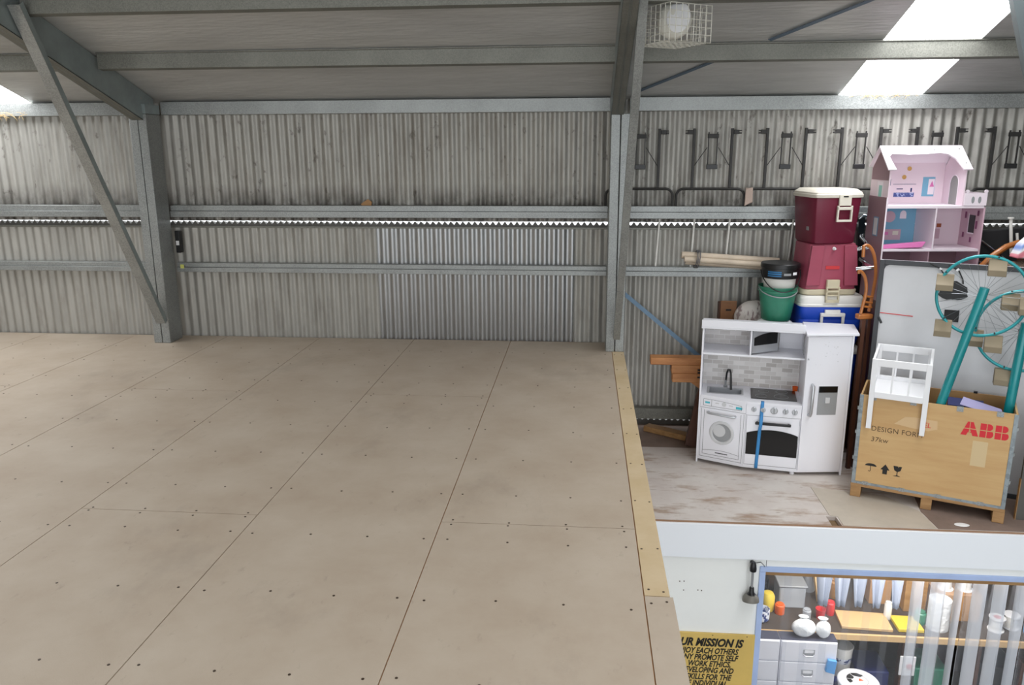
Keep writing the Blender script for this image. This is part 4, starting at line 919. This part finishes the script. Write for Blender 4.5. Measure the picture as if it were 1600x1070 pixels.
MB().box(.31, .46, y - .001, y + .0005, .99, 1.075).build('sofa_print', PINKD, bw_); MB().box(.395, .44, y - .0025, y - .0012, 1.03, 1.062).build('cushion_print', CREAM, bw_); MB().box(.325, .36, y - .0025, y - .0012, 1.03, 1.055).build('cushion_print', HOTPINK, bw_)
MB().box(.5765, .9245, D - .012, D, .9535, 1.2615).build('pink_room_wall', PINKH, t)
pw = t.children[-1]
for q in ((.60, .67, 1.1, 1.17), (.69, .735, 1.13, 1.165), (.71, .77, 1.0, 1.08)): MB().box(q[0], q[1], y, y + .001, q[2], q[3]).build('picture_print', PINKD, pw)
MB().box(.60, .68, y - .001, y + .0005, 1.01, 1.06).build('bench_print', SKYD, pw); MB().box(.74, .775, y - .0022, y - .001, 1.09, 1.12).build('frame_print', mat('rust_print', (160, 82, 50), .6), pw)
MB().box(.1975, .9245, D - .012, D, DZ + .016, .9345).build('ground_floor_wall', MAUVE, t)
# top storey
def gable(x0, x1, m_, nm):
    return MB().prism([(x0, 0, 1.2825), (x0, D, 1.2825), (x0, D, 1.56), (x0, D * .55, 1.715), (x0, 0, 1.56)], (x1 - x0, 0, 0)).build(nm, m_, t)
gl = gable(.19, .2, PINKH, 'left_gable'); gr = gable(.755, .765, PINKH, 'right_gable')
MB().box(.1885, .1897, .09, .19, 1.285, 1.46).build('window_print', PINKR, gl); MB().box(.187, .1884, .11, .16, 1.33, 1.43).build('window_print', mat('mint_print', (150, 206, 196), .5), gl); 
MB().prism([(.1885, .01, 1.47), (.1885, D - .01, 1.47), (.1885, D - .01, 1.555), (.1885, D * .55, 1.7), (.1885, .01, 1.555)], (.001, 0, 0)).build('outer_print', MAUVE, gl)
mb = MB(); mb.prism([(.7545, .09, 1.283), (.7545, .2, 1.283), (.7545, .2, 1.44)] + [(.7545, .145 + .055 * math.cos(R(a)), 1.44 + .06 * math.sin(R(a))) for a in range(0, 181, 20)] + [(.7545, .09, 1.44)], (-.001, 0, 0)); mb.build('doorway', mat('doorway_grey', (150, 150, 148), .7), gr)
mb = MB()
for pts in ([(.7533, .085, 1.283), (.7533, .085, 1.44)], [(.7533, .205, 1.283), (.7533, .205, 1.44)]): mb.bar(pts[0], pts[1], .008, .002, up=(1, 0, 0))
mb.tube([(.7533, .145 + .06 * math.cos(R(a)), 1.44 + .065 * math.sin(R(a))) for a in range(0, 181, 15)], .0035, 6); mb.build('door_trim', PINKR, gr)
MB().box(.2005, .7545, D - .012, D, 1.2825, 1.60).build('bedroom_wall', PINKH, t)
bd = t.children[-1]
MB().box(.37, .53, y - .0005, y + .001, 1.33, 1.365).build('bench_print', NAVYP, bd)
MB().box(.59, .685, y - .0005, y + .001, 1.335, 1.485).build('curtain_print', SKYB, bd); MB().box(.635, .682, y - .002, y - .0007, 1.35, 1.47).build('curtain_print', PINKR, bd); MB().prism([(.645, y - .0022, 1.41), (.68, y - .0022, 1.41), (.662, y - .0022, 1.455)], (0, -.001, 0)).build('dress_print', HOTPINK, bd)
for q in ((.28, .34, 1.42, 1.47), (.26, .31, 1.385, 1.392), (.39, .44, 1.39, 1.397), (.5, .512, 1.37, 1.4), (.36, .54, 1.428, 1.431)): MB().box(q[0], q[1], y, y + .001, q[2], q[3]).build('picture_print', NAVY, bd)
MB().box(.284, .336, y - .0012, y - .0002, 1.424, 1.466).build('picture_print', PINKR, bd)
for x_, z_ in ((.44, 1.485), (.475, 1.55)): MB().lathe([(.001, 0), (.017, 0), (.017, .002)], 16, M4.Translation((x_, y, z_)) @ M4.Rotation(R(90), 4, 'X')).build('ornament_print', mat('gold_print', (206, 160, 90), .5), bd)
# roof
def slope(s0, s1, yA, zA, yB, zB, x0, x1, m_, nm):
    return MB().hexa([(x0, yA, zA), (x1, yA, zA), (x1, yB, zB), (x0, yB, zB), (x0, yA, zA + .012), (x1, yA, zA + .012), (x1, yB, zB + .012), (x0, yB, zB + .012)]).build(nm, m_, t)
RY, RZ = D * .55, 1.7155
slope(0, 0, RY + .002, RZ, D + .02, 1.565, .17, .785, PINKR, 'rear_roof')
# front roof frame with cut-out: strips lying in the slope
yE, zE = -.02, 1.545
def sl(x, k): return V((x, yE + (RY - yE) * k, zE + (RZ - zE) * k))
def strip_poly(pts, m_=PINKR):
    nrm = V((0, -(RZ - zE), RY - yE)).normalized() * .012
    return MB().prism([sl(x, k) for x, k in pts], nrm).build('front_roof', m_, t, smooth=False)
strip_poly([(.165, 0), (.225, 0), (.215, .3), (.21, .55), (.235, .66), (.36, .63), (.5, .65), (.6, .7), (.66, .64), (.7, .45), (.715, .2), (.725, 0), (.79, 0), (.79, 1), (.165, 1)])
fr = t.children[-1]
mb = MB()
for x_, k_ in ((.565, .82), (.755, .86), (.76, .25)):
    mb.lathe([(.005, .0125), (.005, .0145)], 8, M4.Translation(sl(x_, k_)) @ M4.Rotation(math.atan2(RZ - zE, RY - yE), 4, 'X'))
mb.build('screw_hole', INK, fr)
# balcony
MB().box(.7655, .935, -.006, .0055, 1.2825, 1.375).build('balcony_front', PINKR, t, bevel=.001)
bf = t.children[-1]
mb = MB()
for x_ in (.83, .88): mb.prism([(x_ + .012 * math.cos(R(a)), -.0065, 1.325 + .026 * math.sin(R(a))) for a in range(0, 360, 24)], (0, -.0006, 0))
mb.build('cutout_print', GREY, bf)
for x_ in (.785, .925): MB().lathe([(.001, -.006), (.013, -.006), (.013, .006), (.001, .006)], 16, M4.Translation((x_, 0, 1.388)) @ M4.Rotation(R(90), 4, 'X'), cap=False).build('finial', PINKR, bf)
MB().box(.926, .936, .006, D, 1.2825, 1.375).build('balcony_side', PINKR, t)
o = MB().loft([[(.0, 0, 0), (.30, -.01, .012), (.33, 0, .055), (.0, .0, .028)], [(.0, .07, 0), (.30, .06, .004), (.33, .07, .05), (.0, .07, .024)]]).build('pink_tray', HOTPINK, bevel=.004)
o.location = M4.Translation((2.75, -.75, 0)) @ M4.Rotation(R(4), 4, 'Z') @ V((.2, .02, .9535)); o.rotation_euler = (0, 0, R(4)); tag(o, 'hot pink plastic tray lying in the dollhouse blue room', 'tray')

# ------------------------------------------------------------------ whiteboard, crate and what stands in it (crate frame)
CO = V((2.65, -1.43, LZ + .0042)); CA = -23.6; CM = M4.Translation(CO) @ M4.Rotation(R(CA), 4, 'Z')
t = thing('whiteboard', 'large white board with charcoal frame standing behind the crate', 'whiteboard', CM @ V((0, .5, 0)), CA)
outer = [(x + .575, z + .85) for x, z in rrect(1.15, 1.7, .03, 3)]
MB().box(.0, 1.15, .004, .03, .0, 1.69).build('panel', WBOARD, t)
mb = MB(); w_ = .034
mb.box(0, w_, -.008, .0035, 0, 1.69); mb.box(1.15 - w_, 1.15, -.008, .0035, 0, 1.69); mb.box(w_, 1.15 - w_, -.008, .0035, 1.69 - w_, 1.69); mb.box(w_, 1.15 - w_, -.008, .0035, 0, w_)
mb.prism([(w_, -.008, 1.69 - w_), (w_ + .035, -.008, 1.69 - w_), (w_ + .01, -.008, 1.69 - w_ - .01), (w_, -.008, 1.69 - w_ - .035)], (0, .011, 0))
mb.build('frame', WBFRAME, t, bevel=.003)
mb = MB(); mb.bar((.036, .002, 1.292), (.26, .002, 1.284), .003, .006); o = mb.build('red_line', REDP, t); o['label'] = 'thin red drawn line'
MB().tube([(.03, -.012, 1.26), (.055, -.014, 1.215)], .008, 8).build('pen_clip', BLACK, t)
mb = MB(); g5 = random.Random(4); pp = []
for k in range(26):
    a = 360 * k / 26; r_ = g5.uniform(.85, 1.1); pp.append((.50 + .10 * r_ * math.cos(R(a)), -.004, 1.495 + .068 * r_ * math.sin(R(a))))
mb.prism(pp, (0, .007, 0)); o = mb.build('black_cutout', BLACK, t); mb = MB(); mb.box(.46, .555, -.004, .003, 1.27, 1.355); mb.build('black_cutout', BLACK, t)
mb = MB()
for pts in ([(.33, 1.685), (.40, 1.65), (.45, 1.58), (.47, 1.545)], [(.45, 1.68), (.52, 1.64), (.55, 1.58), (.555, 1.55)]): MB().tube([(x, -.008, z) for x, z in pts], .0045, 8).build('cable', BLACK, t)
MB().bar((.395, -.01, 1.655), (.41, -.01, 1.645), .012, .012).build('cable_clip', WHITE2, t); MB().bar((.505, -.01, 1.655), (.515, -.01, 1.645), .02, .02).build('cable_clip', WHITE2, t)

t = thing('plywood_crate', 'open plywood shipping crate on feet with red lettering and handling symbols', 'crate', CO, CA)
W_, Dp, H0, H1 = .962, .42, .105, .782
MB().box(0, W_, 0, .012, H0, H1).build('front_panel', PLY, t)
fp = t.children[-1]
MB().box(0, W_, Dp - .012, Dp, H0, H1 + .0).build('back_panel', PLYIN, t); MB().box(0, .012, .0125, Dp - .0125, H0, H1).build('side_panel', PLY, t); MB().box(W_ - .012, W_, .0125, Dp - .0125, H0, H1).build('side_panel', PLY, t); MB().box(.0125, W_ - .0125, .0125, Dp - .0125, H0, H0 + .012).build('bottom_panel', PLYIN, t)
MB().box(-.006, W_ + .006, -.006, Dp + .006, H0 - .022, H0 - .0005).build('base_board', PINE, t)
for x_ in (-.004, .46, .9): MB().box(x_, x_ + .07, -.004, Dp, 0, H0 - .0225).build('foot', PINE, t, bevel=.002)
mb = MB()
for x_ in (0, W_): mb.box(x_ - .004, x_ + .004, -.004, -.0003, H0, H1 - .0) if False else None
mb.box(-.004, .022, -.004, -.0004, H0, H1); mb.box(W_ - .022, W_ + .004, -.004, -.0004, H0, H1); mb.box(-.004, -.0004, -.0003, .03, H0, H1); mb.box(W_ + .0004, W_ + .004, -.0003, .03, H0, H1); mb.box(-.0, W_, -.0045, -.0004, H0 - .01, H0 + .018)
mb.build('steel_edge', CRATESTEEL, t, bevel=.001)
for x_ in (.085, .34, .625, .86):
    mb = MB(); mb.box(x_ - .02, x_ + .02, -.005, -.0004, H1 - .03, H1 + .006); mb.tube([(x_ - .008, -.006, H1 - .018), (x_ - .008, -.0045, H1 - .018)], .006, 8); mb.tube([(x_ + .008, -.006, H1 - .018), (x_ + .008, -.0045, H1 - .018)], .006, 8); mb.build('clip', GALV, t)
for x_ in (.09, .33, .56, .82): MB().box(x_ - .02, x_ + .02, -.006, -.0046, H0 - .005, H0 + .025).build('clip', GALV, t)
for z_ in (.3, .5, .68): MB().box(-.012, -.0045, -.002, .02, z_ - .012, z_ + .012).build('clip', GALV, t); MB().box(W_ + .0045, W_ + .012, -.002, .02, z_ - .012, z_ + .012).build('clip', GALV, t)
for x_ in (.2, .72): MB().box(x_ - .012, x_ + .012, Dp - .02, Dp + .004, H1 + .0005, H1 + .014).build('clip', BLACK, t)
# ABB lettering: solid letters crossed by thin gaps
def letter(kind, x0, w, h, z0):
    P = []
    if kind == 'A': P = [[(0, 0), (.32, 0), (.40, .22), (.60, .22), (.68, 0), (1, 0), (.66, 1), (.34, 1)]]
    else: P = [[(0, 0), (.7, 0)] + [(.72 + .28 * math.cos(R(a)), .27 + .27 * math.sin(R(a))) for a in range(-80, 71, 15)] + [(.74, .525)] + [(.64 + .28 * math.cos(R(a)), .765 + .235 * math.sin(R(a))) for a in range(-60, 91, 15)] + [(0, 1)]]
    mb = MB()
    for p in P: mb.prism([(x0 + a * w, -.0004, z0 + b * h) for a, b in p], (0, -.001, 0))
    return mb
zt = .592; hL = .098
for k, x_ in (('A', .645), ('B', .757), ('B', .845)):
    w_ = .106 if k == 'A' else .08
    o = letter(k, x_, w_, hL, zt - .0).build('red_letter', RED, fp, smooth=False)
    mb = MB(); mb.box(x_ - .004, x_ + w_ + .004, -.0022, -.0016, zt + hL * .5 - .0025, zt + hL * .5 + .0025); mb.box(x_ + w_ * .48 - .002, x_ + w_ * .48 + .002, -.0022, -.0016, zt - .003, zt + hL + .003)
    if k == 'A': mb.prism([(x_ + w_ * .43, -.0016, zt + hL * .28), (x_ + w_ * .57, -.0016, zt + hL * .28), (x_ + w_ * .5, -.0016, zt + hL * .45)], (0, -.0006, 0))
    mb.build('letter_gap', PLY, o, smooth=False)
# handling symbols
mb = MB(); y = -.0005
ux, uz = .115, .255
mb.prism([(ux + .038 * math.cos(R(a)), y, uz + .02 * math.sin(R(a))) for a in range(0, 181, 15)] + [(ux - .02, y, uz - .004), (ux, y, uz + .003), (ux + .02, y, uz - .004)][0:0], (0, -.001, 0)); mb.box(ux - .002, ux + .002, y - .001, y, uz - .035, uz); mb.tube([(ux + .0, y, uz - .035), (ux - .006, y, uz - .042), (ux - .014, y, uz - .036)], .002, 6)
mb.prism([(ux + .065, y, uz - .012), (ux + .095, y, uz + .03), (ux + .125, y, uz - .012), (ux + .11, y, uz - .012), (ux + .11, y, uz - .045), (ux + .08, y, uz - .045), (ux + .08, y, uz - .012)], (0, -.001, 0))
gx = ux + .175; mb.prism([(gx - .028, y, uz + .03), (gx + .005, y, uz + .03), (gx + .002, y, uz + .02), (gx + .012, y, uz + .03), (gx + .028, y, uz + .03), (gx + .02, y, uz - .002), (gx + .003, y, uz - .012), (gx + .003, y, uz - .038), (gx + .026, y, uz - .046), (gx - .026, y, uz - .046), (gx - .003, y, uz - .038), (gx - .003, y, uz - .012), (gx - .02, y, uz - .002)], (0, -.001, 0))
mb.build('handling_symbol', INK, fp, smooth=False)
text('DESIGN FORM', .052, PEN, fp, upright(.09, -.0006, .525), name='handwriting', sx=.96, space=1.05)
text('37kw', .05, PEN, fp, upright(.095, -.0006, .445), name='handwriting', shear=.1, space=1.05)
MB().prism([(.235, -.0004, .60), (.30, -.0004, .66), (.36, -.0004, .665), (.5, -.0004, .66), (.505, -.0004, .60), (.45, -.0004, .58), (.35, -.0004, .585)], (0, -.001, 0)).build('packing_tape', OLDTAPE, fp)
text('EL', .05, RED, fp, upright(.415, -.0016, .605), name='handwriting', shear=.1)
MB().box(.725, .815, -.001, -.0003, .38, .56).build('label_remnant', mat('old_label', (206, 182, 140), .6), fp)
# inside the crate
def incrate(o, x, y, z, rz=0): o.location = CM @ V((x, y, z)); o.rotation_euler = (0, 0, R(CA + rz)); return o
o = MB().box(-.11, .11, -.1, .1, 0, .645).build('navy_folder_box', NAVY); incrate(o, .66, .20, H0 + .0125); tag(o, 'navy blue box inside the plywood crate', 'box')
o = MB().prism([(0, 0, 0), (.27, -.01, -.06), (.25, .1, -.03), (.02, .12, .02)], (0, 0, .004)).build('lilac_paper', LILAC); incrate(o, .62, .03, H1 + .012); tag(o, 'lilac sheet of card lying in the crate top beside the teal tube', 'paper')
# model ferris wheel
t = thing('model_ferris_wheel', 'teal model ferris wheel made of two bicycle wheels standing in the crate', 'ferris wheel', CM @ V((0, 0, H0 + .013)), CA)
ZB = H0 + .013
def wheel(cx, cy, cz, r, a0):
    w = MB().tube([(cx + r * math.cos(R(a)), cy, cz + r * math.sin(R(a))) for a in range(0, 360, 5)], .0105, 10, closed=True).build('rim', TEALR, t)
    mb = MB(); mb.tube([(cx, cy - .03, cz), (cx, cy + .03, cz)], .016, 14); mb.tube([(cx, cy - .045, cz), (cx, cy + .045, cz)], .006, 8); mb.tube([(cx, cy - .026, cz), (cx, cy - .022, cz)], .024, 16); mb.tube([(cx, cy + .022, cz), (cx, cy + .026, cz)], .024, 16); mb.build('hub', STEELD, w)
    mb = MB()
    for k in range(28):
        a = k * 360 / 28; b = a + (22 if k % 4 < 2 else -22); s = -.024 if k % 2 else .024
        mb.tube([(cx + .022 * math.cos(R(b)), cy + s, cz + .022 * math.sin(R(b))), (cx + (r - .008) * math.cos(R(a)), cy, cz + (r - .008) * math.sin(R(a)))], .0011, 4)
    mb.build('spoke', SPOKE, w)
    for k in range(5):
        a = a0 + 72 * k; px, pz = cx + r * math.cos(R(a)), cz + r * math.sin(R(a)); s = .052
        mb = MB()
        mb.prism([(px - s, cy - .065, pz - .115), (px - s, cy + .055, pz - .125), (px - s, cy + .055, pz - .03), (px - s, cy + .03, pz - .01), (px - s, cy - .005, pz - .012), (px - s, cy - .025, pz - .05), (px - s, cy - .065, pz - .075)], (2 * s, 0, 0))
        g_ = mb.build('gondola', GOND, t, bevel=.003)
        MB().tube([(px, cy - .012, pz + .006), (px, cy + .012, pz + .006)], .006, 8).build('gondola_pin', STEELD, g_)
    return w
wheel(.665, .10, 1.535 - ZB, .268, 76)
wheel(.935, .27, 1.29 - ZB, .275, 110)
mb = MB(); mb.tube([(.672, .045, 1.60 - ZB), (.665, .045, 1.56 - ZB), (.44, .05, .45 - ZB)], .03, 20); mb.build('support_tube', TEAL, t)
mb = MB(); mb.tube([(.945, .205, 1.36 - ZB), (.938, .205, 1.29 - ZB), (.905, .205, .36 - ZB)], .031, 20); mb.build('support_tube', TEAL, t)
for x_, z_ in ((.44, .45), (.905, .36)):
    yy_ = .045 if x_ < .6 else .205
    MB().box(x_ - .03, x_ + .03, yy_ - .03, yy_ + .03, 0, z_ - ZB).build('socket', STEELD, t)
# doll's crib hooked over the crate rim
t = thing('doll_crib', 'white wooden doll crib perched on the front rim of the crate', 'doll crib', CM @ V((.055, 0, H1 + .002)), CA, rx=3)
cw, cd, ch = .375, .40, .285; yF = -.045; lo = -.235
for x_ in (0, cw - .034):
    MB().box(x_, x_ + .034, yF, yF + .018, lo, ch).build('leg', WHITE2, t, bevel=.0015)
    MB().box(x_, x_ + .034, yF + cd, yF + cd + .018, lo, ch).build('leg', WHITE2, t, bevel=.0015)
for y_, nm in ((yF + .001, 'front_rail'), (yF + cd + .001, 'rear_rail')):
    MB().box(.0345, cw - .0345, y_, y_ + .016, ch - .05, ch).build(nm, WHITE2, t, bevel=.0015)
    MB().box(.0345, cw - .0345, y_, y_ + .016, .0, .045).build(nm, WHITE2, t, bevel=.0015)
    for k in (1, 2): 
        x_ = .0345 + (cw - .069) * (k / 3 + (.0 if k == 1 else .02)) - .005; MB().box(x_, x_ + .012, y_ + .003, y_ + .013, .0455, ch - .0505).build('spindle', WHITE2, t)
for x_ in (0.002, cw - .018):
    MB().box(x_, x_ + .016, yF + .0185, yF + cd - .0005, ch - .05, ch).build('side_rail', WHITE2, t, bevel=.0015); MB().box(x_, x_ + .016, yF + .0185, yF + cd - .0005, .0, .045).build('side_rail', WHITE2, t, bevel=.0015)
    for k in (1, 2, 3): MB().box(x_ + .003, x_ + .013, yF + cd * k / 4 - .005, yF + cd * k / 4 + .006, .0455, ch - .0505).build('spindle', WHITE2, t)
MB().box(.0185, cw - .0185, yF + .0185, yF + cd - .0005, .004, .014).build('base_slats', WHITE2, t)

# ------------------------------------------------------------------ clutter at the right edge
t = thing('metal_stool_frame', 'black padded folding chair with silver tubes right of the dollhouse', 'chair', (3.72, -.52, LZ))
MB().hexa([(.02, 0, .02), (.6, -.06, .02), (.6, .02, .02), (.02, .06, .02), (-.02, .0, 1.86), (.5, -.06, 1.92), (.5, .02, 1.92), (-.02, .06, 1.86)]).build('pad', BLKFAB, t, bevel=.01)
MB().tube([(.0, -.015, 1.82), (.2, -.07, 1.66)], .008, 8).build('chrome_tube', CHROME, t); MB().tube([(-.03, -.02, 1.68), (.12, -.07, 1.56)], .008, 8).build('chrome_tube', CHROME, t)
mb = MB(); mb.tube([(.22, -.12, 1.70), (.19, -.1, 1.97)], .012, 10); mb.lathe([(.001, 1.97), (.022, 1.97), (.022, 1.98), (.001, 1.98)], 14, M4.Translation((.19, -.1, 0)), cap=False); mb.tube([(.27, -.12, 1.70), (.25, -.1, 1.86)], .01, 10); mb.build('leg', WBUCKET, t)
t = thing('bentwood_arm', 'curved brown wooden chair back beside the striped bag at right', 'chair', (3.62, -.75, LZ))
mb = MB(); mb.tube([(.02, .0, 1.45), (.06, .0, 1.62), (.13, .0, 1.70), (.22, .0, 1.77), (.30, .0, 1.80), (.36, 0, 1.80)], .022, 10); mb.build('back_rail', HONEY, t)
MB().box(.0, .04, -.02, .02, 0, 1.46).build('leg', DKWOOD, t); MB().box(.32, .36, -.02, .02, 0, 1.79).build('leg', DKWOOD, t)
o = MB().loft([[(.0, 0, 0), (.36, -.02, .02), (.36, .12, .02), (.0, .12, 0)], [(.03, .01, .1), (.36, 0, .16), (.36, .1, .16), (.03, .1, .1)], [(.12, .03, .2), (.36, .03, .30), (.36, .08, .30), (.12, .08, .2)]]).build('striped_bag', SACK, bevel=.01)
STRIPE = mat('stripe_pink_blue', (232, 226, 226), .6); nt = STRIPE.node_tree; tc = nt.nodes.new('ShaderNodeTexCoord'); mp = nt.nodes.new('ShaderNodeMapping'); mp.inputs['Rotation'].default_value = (0, R(35), 0); nt.links.new(tc.outputs['Object'], mp.inputs[0])
wv = nt.nodes.new('ShaderNodeTexWave'); wv.inputs['Scale'].default_value = 3.2; wv.inputs['Distortion'].default_value = .6; wv.bands_direction = 'Z'; nt.links.new(mp.outputs[0], wv.inputs[0]); rp = nt.nodes.new('ShaderNodeValToRGB'); e = rp.color_ramp.elements; e[0].color = lin((214, 120, 134)); e[0].position = .0; e[1].color = lin((120, 146, 206)); e[1].position = 1
for p_, c_ in ((.25, (226, 150, 160)), (.4, (236, 232, 232)), (.7, (232, 232, 238))): q_ = e.new(p_); q_.color = lin(c_)
nt.links.new(wv.outputs[0], rp.inputs[0]); nt.links.new(rp.outputs[0], nt.nodes['Principled BSDF'].inputs['Base Color'])
o.data.materials.clear(); o.data.materials.append(STRIPE); o.location = (3.78, -1.03, .925); tag(o, 'pink, white and blue striped bag at the right edge above the teal wheel', 'bag')
t = thing('stack_box', 'dark box behind the whiteboard carrying the brown woollen bundle', 'box', (3.6, -.9, LZ)); MB().box(.0, .6, -.06, .1, 0, 1.56).build('body', DKWOOD, t)
o = MB().ell((0, 0, .05), (.28, .07, .065), 22, 12, noise=.06, seed=6).build('wool_bundle', RAG, sub=1); o.location = (3.95, -.95, .792); tag(o, 'brown woollen bundle behind the teal wheel, under the striped bag', 'cloth')
t = thing('dark_board', 'dark grey board leaning at the right edge beyond the crate', 'board', (3.655, -1.74, LZ), -9)
MB().box(0, .8, 0, .02, 0, .72).build('panel', mat('dark_grey_board', (86, 84, 80), .6), t); MB().box(-.004, .0, -.004, .024, 0, .3).build('edge', PINE, t)
